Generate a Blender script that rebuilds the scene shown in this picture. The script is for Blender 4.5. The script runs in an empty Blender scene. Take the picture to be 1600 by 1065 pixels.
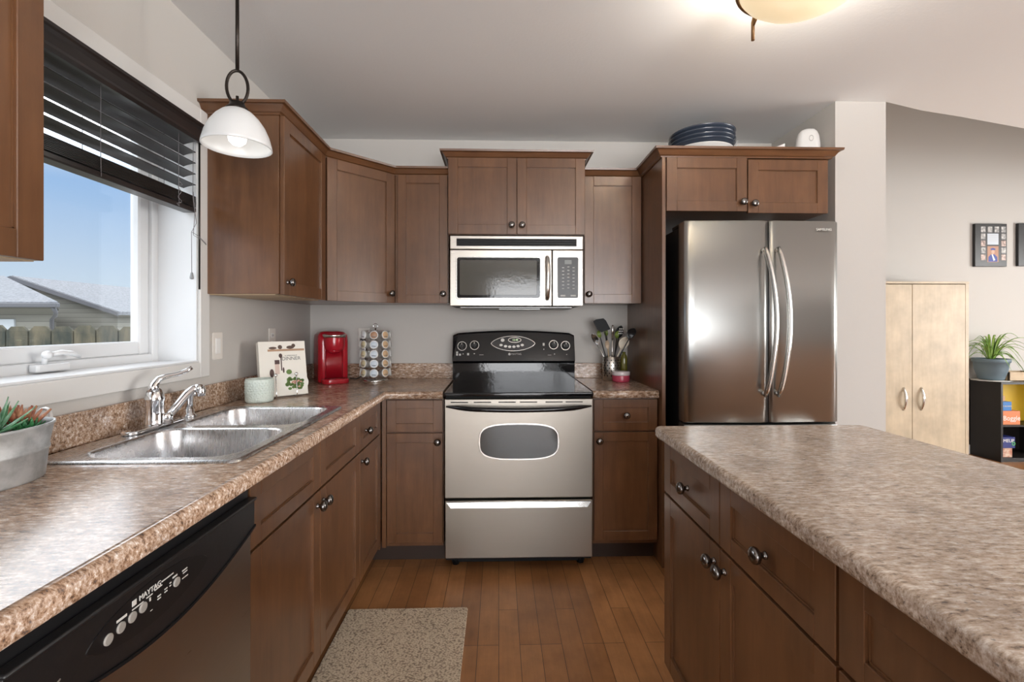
import bpy, bmesh, math, random
from mathutils import Matrix, Vector
random.seed(7)
S = bpy.context.scene
C = S.collection
PI = math.pi

# ------------------------------------------------------------------ camera
cam_d = bpy.data.cameras.new('camera'); cam = bpy.data.objects.new('camera', cam_d); C.objects.link(cam)
CAMZ = 1.2595
F = 738.5
cam.location = (0, 0, CAMZ)
cam.rotation_euler = (PI/2, 0, -0.0279)
cam_d.sensor_width = 36; cam_d.sensor_fit = 'HORIZONTAL'
cam_d.lens = 36*F/1600
cam_d.shift_y = -(532.5-507.1)/1600
cam_d.clip_start = .05; cam_d.clip_end = 200
S.camera = cam
S.view_settings.view_transform = 'Standard'
S.view_settings.look = 'None'
S.view_settings.gamma = 1
S.view_settings.use_curve_mapping = False
S.view_settings.exposure = 0.12

# ------------------------------------------------------------------ sky
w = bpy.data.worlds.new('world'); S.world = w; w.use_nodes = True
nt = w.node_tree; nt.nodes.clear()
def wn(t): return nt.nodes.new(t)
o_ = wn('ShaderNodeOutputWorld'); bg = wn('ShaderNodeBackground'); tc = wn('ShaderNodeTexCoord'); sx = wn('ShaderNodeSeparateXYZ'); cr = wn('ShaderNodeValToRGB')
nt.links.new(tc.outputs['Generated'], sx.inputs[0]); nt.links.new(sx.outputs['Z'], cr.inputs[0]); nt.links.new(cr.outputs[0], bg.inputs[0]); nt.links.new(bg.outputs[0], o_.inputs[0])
e = cr.color_ramp.elements
e[0].position = 0.0; e[0].color = (.80, .88, .95, 1)
e[1].position = 1.0; e[1].color = (.90, .95, 1.0, 1)
e.new(.05).color = (.68, .82, .95, 1)
e.new(.22).color = (.38, .60, .93, 1)
e.new(.31).color = (.90, .95, 1.0, 1)
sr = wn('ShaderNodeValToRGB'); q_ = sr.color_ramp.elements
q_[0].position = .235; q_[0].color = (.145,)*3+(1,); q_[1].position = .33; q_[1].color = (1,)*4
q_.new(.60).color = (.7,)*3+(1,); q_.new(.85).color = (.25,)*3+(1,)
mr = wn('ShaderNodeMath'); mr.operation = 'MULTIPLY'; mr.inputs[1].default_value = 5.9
nt.links.new(sx.outputs['Z'], sr.inputs[0]); nt.links.new(sr.outputs[0], mr.inputs[0]); nt.links.new(mr.outputs[0], bg.inputs[1])    # unseen bright sky band above the clear blue, added to whiten counter reflections

# ------------------------------------------------------------------ lights (daylight through the openings)
def area(name, loc, target, sx, sy, power, col):
    d = bpy.data.lights.new(name, 'AREA'); d.shape = 'RECTANGLE'; d.size = sx; d.size_y = sy; d.energy = power; d.color = col
    o = bpy.data.objects.new(name, d); C.objects.link(o); o.location = loc
    o.rotation_euler = (Vector(target)-Vector(loc)).to_track_quat('-Z', 'Y').to_euler()
    return o
area('sink_window_daylight', (-2.9, 1.5, 3.3), (-.7, 1.3, .9), 2.4, 1.6, 45, (.86, .93, 1))
area('patio_daylight', (1.2, -3.75, 1.25), (1.0, .2, 3.0), 3.0, 2.2, 250, (.97, .98, 1))
area('living_daylight', (7.15, 1.6, 1.5), (2.5, 1.0, 3.1), 3.0, 2.0, 260, (1, .98, .95))

# ------------------------------------------------------------------ materials
MATS = {}
def newmat(name):
    m = bpy.data.materials.new(name); m.use_nodes = True
    return m, m.node_tree, m.node_tree.nodes['Principled BSDF']
def M(name, col=(.8, .8, .8), rough=.5, metal=0, spec=.5, emit=None, es=0, trans=0, ior=None, coat=0, bump=None, alpha=1):
    if name in MATS: return MATS[name]
    m, t, b = newmat(name)
    b.inputs['Base Color'].default_value = (*col, 1); b.inputs['Roughness'].default_value = rough
    b.inputs['Metallic'].default_value = metal; b.inputs['Specular IOR Level'].default_value = spec
    b.inputs['Transmission Weight'].default_value = trans; b.inputs['Coat Weight'].default_value = coat
    if ior: b.inputs['IOR'].default_value = ior
    b.inputs['Alpha'].default_value = alpha
    if emit: b.inputs['Emission Color'].default_value = (*emit, 1); b.inputs['Emission Strength'].default_value = es
    tcn = t.nodes.new('ShaderNodeTexCoord'); n = t.nodes.new('ShaderNodeTexNoise')
    sc, st = bump if bump else (60, .02)
    n.inputs['Scale'].default_value = sc
    bp = t.nodes.new('ShaderNodeBump'); bp.inputs['Strength'].default_value = st; bp.inputs['Distance'].default_value = .01
    t.links.new(tcn.outputs['Object'], n.inputs['Vector']); t.links.new(n.outputs[0], bp.inputs['Height']); t.links.new(bp.outputs[0], b.inputs['Normal'])
    MATS[name] = m
    return m
def ramp(t, stops):
    r = t.nodes.new('ShaderNodeValToRGB'); e = r.color_ramp.elements
    e[0].position, e[0].color = stops[0][0], (*stops[0][1], 1); e[1].position, e[1].color = stops[-1][0], (*stops[-1][1], 1)
    for p, c in stops[1:-1]: e.new(p).color = (*c, 1)
    return r
def mapping(t, scale=(1, 1, 1), rot=(0, 0, 0), loc=(0, 0, 0)):
    tcn = t.nodes.new('ShaderNodeTexCoord'); mp = t.nodes.new('ShaderNodeMapping')
    mp.inputs['Scale'].default_value = scale; mp.inputs['Rotation'].default_value = rot; mp.inputs['Location'].default_value = loc
    t.links.new(tcn.outputs['Object'], mp.inputs[0]); return mp.outputs[0]
def noise(t, vec, scale, detail=4, rough=.6):
    n = t.nodes.new('ShaderNodeTexNoise'); n.inputs['Scale'].default_value = scale; n.inputs['Detail'].default_value = detail; n.inputs['Roughness'].default_value = rough
    t.links.new(vec, n.inputs['Vector']); return n.outputs[0]
def mix(t, fac, a, b, mode='MIX'):
    n = t.nodes.new('ShaderNodeMix'); n.data_type = 'RGBA'; n.blend_type = mode
    for i, v in ((0, fac), (6, a), (7, b)):
        if hasattr(v, 'is_output'): t.links.new(v, n.inputs[i])
        elif i == 0: n.inputs[0].default_value = v
        else: n.inputs[i].default_value = (*v, 1)
    return n.outputs[2]

def wood_mat(name, dark, light, rough=.33, scale=(14, 14, 1.6)):
    m, t, b = newmat(name)
    v = mapping(t, scale)
    r = ramp(t, [(.3, dark), (.7, light)])
    t.links.new(noise(t, v, 2.2, 6, .62), r.inputs[0])
    big = ramp(t, [(.35, (.82, .80, .78)), (.65, (1.08, 1.05, 1.02))]); t.links.new(noise(t, mapping(t, (1, 1, 1)), 4.5, 3), big.inputs[0])
    t.links.new(mix(t, 1.0, r.outputs[0], big.outputs[0], 'MULTIPLY'), b.inputs['Base Color'])
    b.inputs['Roughness'].default_value = rough; b.inputs['Specular IOR Level'].default_value = .5
    if 'maple' in name: b.inputs['Coat Weight'].default_value = .45; b.inputs['Coat Roughness'].default_value = .22
    MATS[name] = m; return m
WOOD = wood_mat('maple_stain', (.108, .046, .0185), (.158, .072, .030))
WOODX = wood_mat('maple_stain_cross', (.108, .046, .0185), (.158, .072, .030), scale=(1.6, 1.6, 14))
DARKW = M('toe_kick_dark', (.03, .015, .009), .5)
BIRCH = wood_mat('pale_birch', (.50, .41, .29), (.58, .485, .355), .45, (10, 10, 1.2))
PALEWOOD = wood_mat('pale_box_wood', (.45, .33, .20), (.55, .42, .27), .5, (2, 14, 14))

def counter_mat(name, c1, c2, c3):
    m, t, b = newmat(name)
    v = mapping(t, (1.0, 1.0, 1.0))
    vs = mapping(t, (.5, 1.5, 1.3))
    n1 = noise(t, vs, 92, 8, .72)
    r1 = ramp(t, [(.32, (.055, .038, .030)), (.40, c1), (.48, c2), (.56, c3), (.66, (.76, .71, .65))])
    t.links.new(n1, r1.inputs[0])
    n2 = noise(t, v, 9, 4, .6)
    r2 = ramp(t, [(.35, (.80, .77, .76)), (.5, (1.0, .985, .98)), (.68, (1.18, 1.17, 1.16))]); t.links.new(n2, r2.inputs[0])
    c = mix(t, 1.0, r1.outputs[0], r2.outputs[0], 'MULTIPLY')
    n3 = noise(t, mapping(t, (1, 1, 1), loc=(3, 7, 1)), 130, 3, .6)
    r3 = ramp(t, [(.62, (0, 0, 0)), (.72, (.75, .75, .75))]); t.links.new(n3, r3.inputs[0])
    c = mix(t, r3.outputs[0], c, (.10, .085, .085))
    t.links.new(c, b.inputs['Base Color'])
    b.inputs['Roughness'].default_value = .22; b.inputs['IOR'].default_value = 1.62
    bp = t.nodes.new('ShaderNodeBump'); bp.inputs['Strength'].default_value = .06; bp.inputs['Distance'].default_value = .002
    t.links.new(n1, bp.inputs['Height']); t.links.new(bp.outputs[0], b.inputs['Normal'])
    return m
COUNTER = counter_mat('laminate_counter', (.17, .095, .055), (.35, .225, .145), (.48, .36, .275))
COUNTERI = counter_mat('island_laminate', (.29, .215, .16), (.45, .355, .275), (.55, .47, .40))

def steel_mat(name, col, rough, scale, bmp=.035):
    m, t, b = newmat(name)
    r = ramp(t, [(.2, (rough*.8,)*3), (.8, (rough*1.25,)*3)]); nn = noise(t, mapping(t, scale), 6, 4)
    t.links.new(nn, r.inputs[0]); t.links.new(r.outputs[0], b.inputs['Roughness'])
    b.inputs['Base Color'].default_value = (*col, 1); b.inputs['Metallic'].default_value = 1
    bp = t.nodes.new('ShaderNodeBump'); bp.inputs['Strength'].default_value = bmp; bp.inputs['Distance'].default_value = .003
    t.links.new(nn, bp.inputs['Height']); t.links.new(bp.outputs[0], b.inputs['Normal'])
    MATS[name] = m; return m
STEEL = steel_mat('brushed_steel', (.53, .50, .455), .30, (1, 1, 60))
STEELV = M('fridge_steel', (.37, .375, .365), .28, 1, bump=(2, .004))
STEELD = steel_mat('dishwasher_steel', (.40, .37, .34), .32, (1, 1, 60))
STEELR = steel_mat('range_steel', (.36, .33, .29), .38, (1, 1, 60), .015)
SINKS = steel_mat('sink_steel', (.66, .66, .67), .27, (40, 4, 4), .01)
CHROME = M('chrome', (.85, .86, .88), .07, 1)
SATIN = M('satin_silver', (.74, .73, .70), .22, 1)
KNOB = M('black_nickel', (.20, .19, .185), .2, 1)
BLACK = M('black_gloss', (.005, .005, .006), .07, 0, .4)
BLACKP = M('black_plastic', (.012, .012, .013), .33)
BLACKM = M('black_matte', (.006, .006, .007), .55, 0, .25)
DGLASS = M('dark_glass', (.030, .032, .030), .04, 0, .7)
PAINT = M('wall_paint', (.545, .522, .492), .75, bump=(180, .04))
CEIL = M('ceiling_paint', (.82, .825, .82), .85, bump=(90, .05))
TRIMW = M('white_trim', (.68, .67, .65), .35)
VINYL = M('white_vinyl', (.70, .71, .72), .28)
BLIND = wood_mat('espresso_blind', (.012, .010, .010), (.028, .022, .022), .28, (14, 1.5, 14))
BRONZE = M('dark_bronze', (.035, .028, .024), .3, .8)
GOLDB = M('antique_bronze', (.30, .18, .09), .35, .9)
OPAL = M('opal_glass', (.70, .71, .71), .3, emit=(1, .98, .95), es=.06)
OPALW = M('warm_opal_glass', (.88, .76, .55), .3, emit=(1, .80, .50), es=.62)
BULB = M('bulb', (1, 1, 1), .3, emit=(1, .95, .88), es=1.4)
WHITEP = M('white_plastic', (.80, .79, .77), .35)
ALMOND = M('almond_plate', (.74, .70, .65), .4)
RED = M('red_gloss', (.42, .008, .02), .22, coat=.4)
PRINTW = M('print_white', (.75, .74, .70), .5)
PRINTG = M('print_grey', (.45, .44, .42), .5)

def glass_pane():
    m, t, b = newmat('window_glass'); t.nodes.remove(b)
    o = t.nodes['Material Output']; tr = t.nodes.new('ShaderNodeBsdfTransparent'); gl = t.nodes.new('ShaderNodeBsdfGlossy'); gl.inputs['Roughness'].default_value = .02
    lw = t.nodes.new('ShaderNodeLayerWeight'); pw = t.nodes.new('ShaderNodeMath'); pw.operation = 'POWER'; pw.inputs[1].default_value = 4
    ad = t.nodes.new('ShaderNodeMath'); ad.operation = 'MULTIPLY_ADD'; ad.inputs[1].default_value = .45; ad.inputs[2].default_value = .03; mx = t.nodes.new('ShaderNodeMixShader')
    t.links.new(lw.outputs['Facing'], pw.inputs[0]); t.links.new(pw.outputs[0], ad.inputs[0]); t.links.new(ad.outputs[0], mx.inputs[0]); t.links.new(tr.outputs[0], mx.inputs[1]); t.links.new(gl.outputs[0], mx.inputs[2]); t.links.new(mx.outputs[0], o.inputs[0])
    return m
PANE = glass_pane()

def floor_mat():
    m, t, b = newmat('hardwood_floor')
    v = mapping(t, (1, 1, 1), (0, 0, PI/2))
    br = t.nodes.new('ShaderNodeTexBrick'); t.links.new(v, br.inputs['Vector'])
    br.inputs['Color1'].default_value = (.0, .0, .0, 1); br.inputs['Color2'].default_value = (1, 1, 1, 1); br.inputs['Mortar'].default_value = (.5, .5, .5, 1)
    br.inputs['Scale'].default_value = 1; br.inputs['Mortar Size'].default_value = .0012; br.inputs['Brick Width'].default_value = .62; br.inputs['Row Height'].default_value = .083
    br.offset = .37; br.offset_frequency = 3
    base = ramp(t, [(0, (.24, .105, .038)), (.5, (.29, .130, .048)), (1, (.34, .160, .064))]); t.links.new(br.outputs['Color'], base.inputs[0])
    g = ramp(t, [(.3, (.86, .83, .80)), (.7, (1.08, 1.07, 1.05))]); t.links.new(noise(t, mapping(t, (16, 1.4, 1)), 3, 6, .65), g.inputs[0])
    c = mix(t, 1.0, base.outputs[0], g.outputs[0], 'MULTIPLY')
    bl = ramp(t, [(.35, (.80, .78, .76)), (.65, (1.1, 1.1, 1.1))]); t.links.new(noise(t, mapping(t, (1, 1, 1)), 6, 4), bl.inputs[0])
    c = mix(t, 1.0, c, bl.outputs[0], 'MULTIPLY')
    c = mix(t, br.outputs['Fac'], c, (.05, .022, .01))
    t.links.new(c, b.inputs['Base Color']); b.inputs['Roughness'].default_value = .36
    return m
FLOORM = floor_mat()

def rug_mat():
    m, t, b = newmat('woven_rug')
    ck = t.nodes.new('ShaderNodeTexVoronoi'); ck.inputs['Scale'].default_value = 130; t.links.new(mapping(t, (1, 1.4, 1), (0, 0, .78)), ck.inputs['Vector'])
    r = ramp(t, [(.15, (.60, .50, .37)), (.5, (.50, .40, .29)), (.8, (.22, .165, .12))]); t.links.new(ck.outputs['Distance'], r.inputs[0])
    t.links.new(r.outputs[0], b.inputs['Base Color']); b.inputs['Roughness'].default_value = .95
    bp = t.nodes.new('ShaderNodeBump'); bp.inputs['Strength'].default_value = .5; bp.inputs['Distance'].default_value = .004; bp.invert = True
    t.links.new(ck.outputs['Distance'], bp.inputs['Height']); t.links.new(bp.outputs[0], b.inputs['Normal'])
    return m
def mottled(name, c1, c2, sc, rough, metal=0, stops=(.35, .65), scale=(1, 1, 1)):
    if name in MATS: return MATS[name]
    m, t, b = newmat(name); r = ramp(t, [(stops[0], c1), (stops[1], c2)]); t.links.new(noise(t, mapping(t, scale), sc, 5), r.inputs[0])
    t.links.new(r.outputs[0], b.inputs['Base Color']); b.inputs['Roughness'].default_value = rough; b.inputs['Metallic'].default_value = metal
    MATS[name] = m; return m

# ------------------------------------------------------------------ mesh helpers
def frame(origin, U, N):
    U = Vector(U).normalized(); N = Vector(N).normalized(); Z = Vector((0, 0, 1)) if abs(N.z) < .9 else Vector((0, 1, 0))
    m = Matrix.Identity(4)
    for i, v in enumerate((U, Z, N)):
        for k in range(3): m[k][i] = v[k]
    for k in range(3): m[k][3] = origin[k]
    return m     # local (u, v=up, n=outward)

class MB:
    def __init__(s, T=None): s.bm = bmesh.new(); s.T = T or Matrix.Identity(4); s.mi = 0
    def _add(s, vs, fs, smooth=False):
        bv = [s.bm.verts.new(s.T @ Vector(v)) for v in vs]; out = []
        for f in fs:
            try: fc = s.bm.faces.new([bv[i] for i in f])
            except ValueError: continue
            fc.material_index = s.mi; fc.smooth = smooth; out.append(fc)
        return bv, out
    def box(s, x0, x1, y0, y1, z0, z1, bev=0, seg=1):
        if x1 < x0: x0, x1 = x1, x0
        if y1 < y0: y0, y1 = y1, y0
        if z1 < z0: z0, z1 = z1, z0
        vs = [(x, y, z) for z in (z0, z1) for y in (y0, y1) for x in (x0, x1)]
        bv, fs = s._add(vs, [(0, 2, 3, 1), (4, 5, 7, 6), (0, 1, 5, 4), (2, 6, 7, 3), (0, 4, 6, 2), (1, 3, 7, 5)])
        if bev:
            ed = list({e for f in fs for e in f.edges})
            r = bmesh.ops.bevel(s.bm, geom=ed, offset=bev, segments=seg, profile=.5, affect='EDGES')
            for f in r['faces']: f.material_index = s.mi; f.smooth = seg > 1
        return s
    def rings(s, rings, cap0=True, cap1=True, smooth=True, closed=True):
        n = len(rings[0]); vs = [p for r in rings for p in r]; fs = []
        for i in range(len(rings)-1):
            for j in range(n if closed else n-1):
                k = (j+1) % n; fs.append((i*n+j, i*n+k, (i+1)*n+k, (i+1)*n+j))
        bv, out = s._add(vs, fs, smooth)
        for c, i in ((cap0, 0), (cap1, len(rings)-1)):
            if c:
                try:
                    f = s.bm.faces.new(bv[i*n:(i+1)*n]); f.material_index = s.mi
                except ValueError: pass
        return s
    def lathe(s, prof, c=(0, 0, 0), axis='Z', n=28, cap0=True, cap1=True, sx=1, sy=1, smooth=True):
        R = []
        for r, h in prof:
            ring = []
            for k in range(n):
                a = 2*PI*k/n; p, q = max(r, 1e-5)*math.cos(a)*sx, max(r, 1e-5)*math.sin(a)*sy
                v = {'Z': (p, q, h), 'Y': (p, h, q), 'X': (h, p, q)}[axis]
                ring.append((v[0]+c[0], v[1]+c[1], v[2]+c[2]))
            R.append(ring)
        return s.rings(R, cap0, cap1, smooth)
    def tube(s, pts, r, n=10, closed=False, flat=1.0):
        pts = [Vector(p) for p in pts]; R = []; prev = None; N = len(pts)
        for i, p in enumerate(pts):
            a = pts[i-1] if (i > 0 or closed) else p; b = pts[(i+1) % N] if (i < N-1 or closed) else p
            d = (b-a).normalized()
            up = prev if prev is not None else (Vector((0, 0, 1)) if abs(d.z) < .9 else Vector((1, 0, 0)))
            x = (up - d*up.dot(d)); x = x.normalized() if x.length > 1e-6 else d.orthogonal().normalized()
            prev = x; y = d.cross(x); rr = r[i] if isinstance(r, (list, tuple)) else r
            R.append([tuple(p + x*rr*flat*math.cos(2*PI*k/n) + y*rr*math.sin(2*PI*k/n)) for k in range(n)])
        if closed: R.append(R[0]); return s.rings(R, False, False)
        return s.rings(R)
    def prism(s, poly, z0, z1, bev=0, seg=1):
        n = len(poly); vs = [(*p, z0) for p in poly]+[(*p, z1) for p in poly]
        fs = [tuple(range(n))[::-1], tuple(range(n, 2*n))]+[(i, (i+1) % n, n+(i+1) % n, n+i) for i in range(n)]
        bv, out = s._add(vs, fs)
        if bev:
            ed = list({e for f in out[:2] for e in f.edges})
            r = bmesh.ops.bevel(s.bm, geom=ed, offset=bev, segments=seg, profile=.5, affect='EDGES')
            for f in r['faces']: f.material_index = s.mi; f.smooth = seg > 1
        return s
    def slab(s, x0, x1, y0, y1, z0, z1, rc, re=0, n=6, seg=4, taper=0):
        def rr(ins, z):
            f = taper*(z1-z)/(z1-z0) if z1 != z0 else 0
            return rrect(x0+ins+f, x1-ins-f, y0+ins+f, y1-ins-f, max(rc-ins, .0005), n, z)
        R = []
        if re:
            for k in range(seg+1):
                a = PI/2*k/seg; R.append(rr(re*(1-math.sin(a)), z0+re*(1-math.cos(a))))
            for k in range(seg, -1, -1):
                a = PI/2*k/seg; R.append(rr(re*(1-math.sin(a)), z1-re*(1-math.cos(a))))
        else: R = [rr(0, z0), rr(0, z1)]
        return s.rings(R, smooth=True)
    def sweep(s, path, prof, smooth=False):
        P = [Vector(p) for p in path]; R = []
        for i, p in enumerate(P):
            def rn(a, b): d = (b-a).normalized(); return Vector((d.y, -d.x))
            if i == 0: m = rn(P[0], P[1])
            elif i == len(P)-1: m = rn(P[-2], P[-1])
            else:
                a, b = rn(P[i-1], p), rn(p, P[i+1]); m = (a+b).normalized(); m = m/m.dot(a)
            R.append([(p.x+m.x*d, p.y+m.y*d, z) for d, z in prof])
        return s.rings(R, smooth=smooth)
    def build(s, name, mats, parent=None, world=True, bevel=0):
        bmesh.ops.recalc_face_normals(s.bm, faces=s.bm.faces)
        me = bpy.data.meshes.new(name)
        if parent is not None and world:
            off = Vector((0, 0, 0)); q = parent
            while q: off += q.location; q = q.parent
            bmesh.ops.translate(s.bm, verts=s.bm.verts, vec=-off)
        s.bm.to_mesh(me); s.bm.free()
        for m in (mats if isinstance(mats, (list, tuple)) else [mats]): me.materials.append(m)
        o = bpy.data.objects.new(name, me); C.objects.link(o)
        if parent is not None: o.parent = parent
        return o
def rrect(x0, x1, y0, y1, r, n, z):
    out = []
    for cx, cy, a0 in ((x1-r, y1-r, 0), (x0+r, y1-r, PI/2), (x0+r, y0+r, PI), (x1-r, y0+r, 1.5*PI)):
        for k in range(n+1):
            a = a0+PI/2*k/n; out.append((cx+r*math.cos(a), cy+r*math.sin(a), z))
    return out
def tag(o, label=None, cat=None, group=None, kind=None):
    if label: o['label'] = label
    if cat: o['category'] = cat
    if group: o['group'] = group
    if kind: o['kind'] = kind
    return o
def thing(name, label, cat, loc=(0, 0, 0), rz=0, group=None):
    o = bpy.data.objects.new(name, None); C.objects.link(o); o.location = loc; o.rotation_euler = (0, 0, rz); o.empty_display_size = .05
    return tag(o, label, cat, group)
def struct(name, mb, mat, parent=None):
    o = mb.build(name, mat, parent)
    if parent is None: o['kind'] = 'structure'
    return o
def text(name, s, size, fr, mat, parent, ext=.0004, align='CENTER', world=True):
    cu = bpy.data.curves.new(name, 'FONT'); cu.body = s; cu.size = size; cu.extrude = ext; cu.align_x = align; cu.align_y = 'CENTER'
    t = bpy.data.objects.new(name+'_tmp', cu); C.objects.link(t)
    bpy.context.view_layer.update()
    me = bpy.data.meshes.new_from_object(t.evaluated_get(bpy.context.evaluated_depsgraph_get()))
    C.objects.unlink(t); bpy.data.objects.remove(t)
    me.transform(fr)
    if world:
        off = Vector((0, 0, 0)); q = parent
        while q: off += q.location; q = q.parent
        me.transform(Matrix.Translation(-off))
    me.materials.clear(); me.materials.append(mat)
    o = bpy.data.objects.new(name, me); C.objects.link(o); o.parent = parent
    return o

XL = -1.216; YB = 3.085; H = 2.46

# ================================================================== SETTING
struct('floor', MB().box(XL-.15, 7.1, -3.7, 4.6, -.1, 0), FLOORM)
m = MB(); m.prism([(XL-.2, -3.7), (7.1, -3.7), (7.1, 3.9), (3.2, 2.80), (2.66, 2.655), (2.37, 2.585), (2.085, 2.49), (2.0, 3.2), (XL-.2, 3.2)], H, H+.12)
struct('ceiling', m, CEIL)
struct('ceiling', MB().box(1.9, 7.2, 2.3, 4.7, 3.75, 3.85), CEIL)
m = MB(); m.prism([(7.1, 3.9), (3.2, 2.80), (2.66, 2.655), (2.37, 2.585), (2.085, 2.49), (2.085, 2.42), (2.4, 2.5), (3.25, 2.7), (7.1, 3.8)], H+.125, 3.74)
struct('wall_bulkhead', m, PAINT)
# left wall with the window opening
WY0, WY1, WZ0, WZ1 = .96, 1.94, 1.108, 2.07
m = MB()
m.box(XL-.19, XL, -3.7, WY0, 0, H); m.box(XL-.19, XL, WY1, YB+.12, 0, H); m.box(XL-.19, XL, WY0, WY1, 0, WZ0); m.box(XL-.19, XL, WY0, WY1, WZ1, H)
struct('wall_left', m, PAINT)
struct('wall_back', MB().box(XL, 1.807, YB, YB+.12, 0, H), PAINT)
struct('wall_partition', MB().box(1.807, 2.085, 2.49, 4.5, 0, 3.75), PAINT)
struct('wall_dining', MB().box(2.085, 7.1, 4.5, 4.6, 0, 3.75), PAINT)
m = MB(); m.box(7.0, 7.1, -3.7, .2, 0, 3.75); m.box(7.0, 7.1, 3.0, 4.6, 0, 3.75); m.box(7.0, 7.1, .2, 3.0, 0, .5); m.box(7.0, 7.1, .2, 3.0, 2.3, 3.75)
struct('wall_right', m, PAINT)
m = MB(); m.box(XL, -.2, -3.7, -3.6, 0, H); m.box(2.6, 7.0, -3.7, -3.6, 0, H); m.box(-.2, 2.6, -3.7, -3.6, 2.15, H); m.box(-.2, 2.6, -3.7, -3.6, 0, .06)
struct('wall_front', m, PAINT)
# rear windows (daylight sources behind and beside the camera)
for nm, ax in (('window_2', 'y'), ('window_3', 'x')):
    m = MB(); g = MB()
    if ax == 'y':
        for a, b in ((-.2, -.13), (1.16, 1.24), (2.53, 2.6)): m.box(a, b, -3.68, -3.6, .06, 2.15)
        m.box(-.2, 2.6, -3.68, -3.6, .06, .14); m.box(-.2, 2.6, -3.68, -3.6, 2.07, 2.15)
        g.box(-.13, 2.53, -3.645, -3.64, .14, 2.07)
    else:
        for a, b in ((.2, .27), (1.56, 1.64), (2.93, 3.0)): m.box(7.0, 7.08, a, b, .5, 2.3)
        m.box(7.0, 7.08, .2, 3, .5, .57); m.box(7.0, 7.08, .2, 3, 2.23, 2.3)
        g.box(7.04, 7.045, .27, 2.93, .57, 2.23)
    f = struct(nm, m, VINYL); g.build('pane', PANE, f)
struct('baseboard_dining', MB().box(2.09, 7, 4.485, 4.5, 0, .09, .003), TRIMW)
struct('baseboard_partition', MB().box(1.80, 2.09, 2.478, 2.49, 0, .09, .003), TRIMW)

# kitchen window
m = MB()
d = .014; cw = .062
for y0, y1, z0, z1 in ((WY0-cw, WY0, WZ0-cw, WZ1+cw), (WY1, WY1+cw, WZ0-cw, WZ1+cw), (WY0, WY1, WZ1, WZ1+cw), (WY0, WY1, WZ0-cw, WZ0)):
    m.box(XL, XL+d, y0, y1, z0, z1, .003)
win = struct('window_1', m, TRIMW)
m = MB(); t_ = .008
m.box(XL-.16, XL+.002, WY0, WY0+t_, WZ0, WZ1); m.box(XL-.16, XL+.002, WY1-t_, WY1, WZ0, WZ1); m.box(XL-.16, XL+.002, WY0, WY1, WZ1-t_, WZ1); m.box(XL-.16, XL+.006, WY0, WY1, WZ0, WZ0+t_, .002)
m.build('jamb', VINYL, win)
XG = XL-.17
m = MB()
def framebox(m, x0, x1, y0, y1, z0, z1, wd, bev=.003):
    m.box(x0, x1, y0, y0+wd, z0, z1, bev); m.box(x0, x1, y1-wd, y1, z0, z1, bev); m.box(x0, x1, y0+wd, y1-wd, z0, z0+wd, bev); m.box(x0, x1, y0+wd, y1-wd, z1-wd, z1, bev)
framebox(m, XG-.04, XG+.022, WY0, WY1, WZ0, WZ1, .038)
m.build('window_frame', VINYL, win)
m = MB(); framebox(m, XG-.03, XG+.008, WY0+.036, WY1-.036, WZ0+.036, WZ1-.036, .052, .006); sash = m.build('sash', VINYL, win)
MB().box(XG-.018, XG-.013, WY0+.086, WY1-.086, WZ0+.086, WZ1-.086).build('pane', PANE, sash)
m = MB(); m.slab(-.0, .03, -.055, .055, 0, .022, .01, .004)
crank = thing('window_crank', 'white folding crank handle on the window frame above the sink', 'window crank', (XG+.022, 1.46, WZ0+.012))
m.build('crank_base', VINYL, crank, False)
m = MB(); m.lathe([(.001, -.012), (.010, -.009), (.013, 0), (.010, .009), (.001, .012)], (.03, -.025, .05), 'X', 14)
m.tube([(.028, -.022, .049), (.030, .02, .055), (.030, .055, .050), (.028, .085, .038)], [.007, .008, .008, .006], 8)
m.tube([(.014, -.02, .018), (.022, -.022, .045)], .007, 8)
m.build('crank_arm', VINYL, crank, False)

# blind
bl = thing('window_blind', 'dark espresso horizontal blind half raised over the kitchen sink window', 'blind', (XL, 1.44, 2.05))
XBL = XL-.02
m = MB(); prof = [(0, 0), (.012, .0), (.016, .012), (.013, .022), (.013, .050), (.018, .060), (.024, .064), (.024, .074), (0, .074)]
R = []
for y in (WY0+.006, WY1-.006): R.append([(XL+.018+a, y, 1.982+b) for a, b in prof])
m.rings(R, smooth=False); m.box(XL-.03, XL+.018, WY0+.01, WY1-.01, 2.03, 2.056)
m.build('valance', BLIND, bl)
def slat(z, tilt, name='slat'):
    m = MB(); R = []
    for y in (WY0+.014, WY1-.014):
        ring = []
        for k in range(7):
            u = -.025+.05*k/6; c = .0022*(1-(u/.025)**2); ring.append((u, c))
        for k in range(6, -1, -1):
            u = -.025+.05*k/6; c = .0022*(1-(u/.025)**2); ring.append((u, c+.0028))
        R.append([(XBL+u*math.cos(tilt)-v*math.sin(tilt), y, z+u*math.sin(tilt)+v*math.cos(tilt)) for u, v in ring])
    m.rings(R, smooth=False); return m.build(name, BLIND, bl)
for i in range(5): slat(1.985-i*.0435, .24)
for i in range(9): slat(1.7285+i*.0048, .03)
MB().box(XBL-.026, XBL+.026, WY0+.012, WY1-.012, 1.707, 1.727, .004).build('bottom_rail', BLIND, bl)
CORD = M('blind_cord', (.20, .19, .20), .6)
for y in (1.10, 1.47, 1.82):
    m = MB()
    m.tube([(XBL+.027, y, 2.03), (XBL+.027, y, 1.77), (XBL+.029, y, 1.71)], .0011, 6)
    m.tube([(XBL-.027, y, 2.03), (XBL-.027, y, 1.71)], .0011, 6)
    if y > 1.8:
        pts = [(XBL+.031+.004*math.sin(k*2.3), y+.012*math.sin(k*1.7), 1.80-.0085*k) for k in range(12)]
        m.tube(pts, .0012, 6)
    m.build('ladder_cord', CORD, bl)
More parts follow.
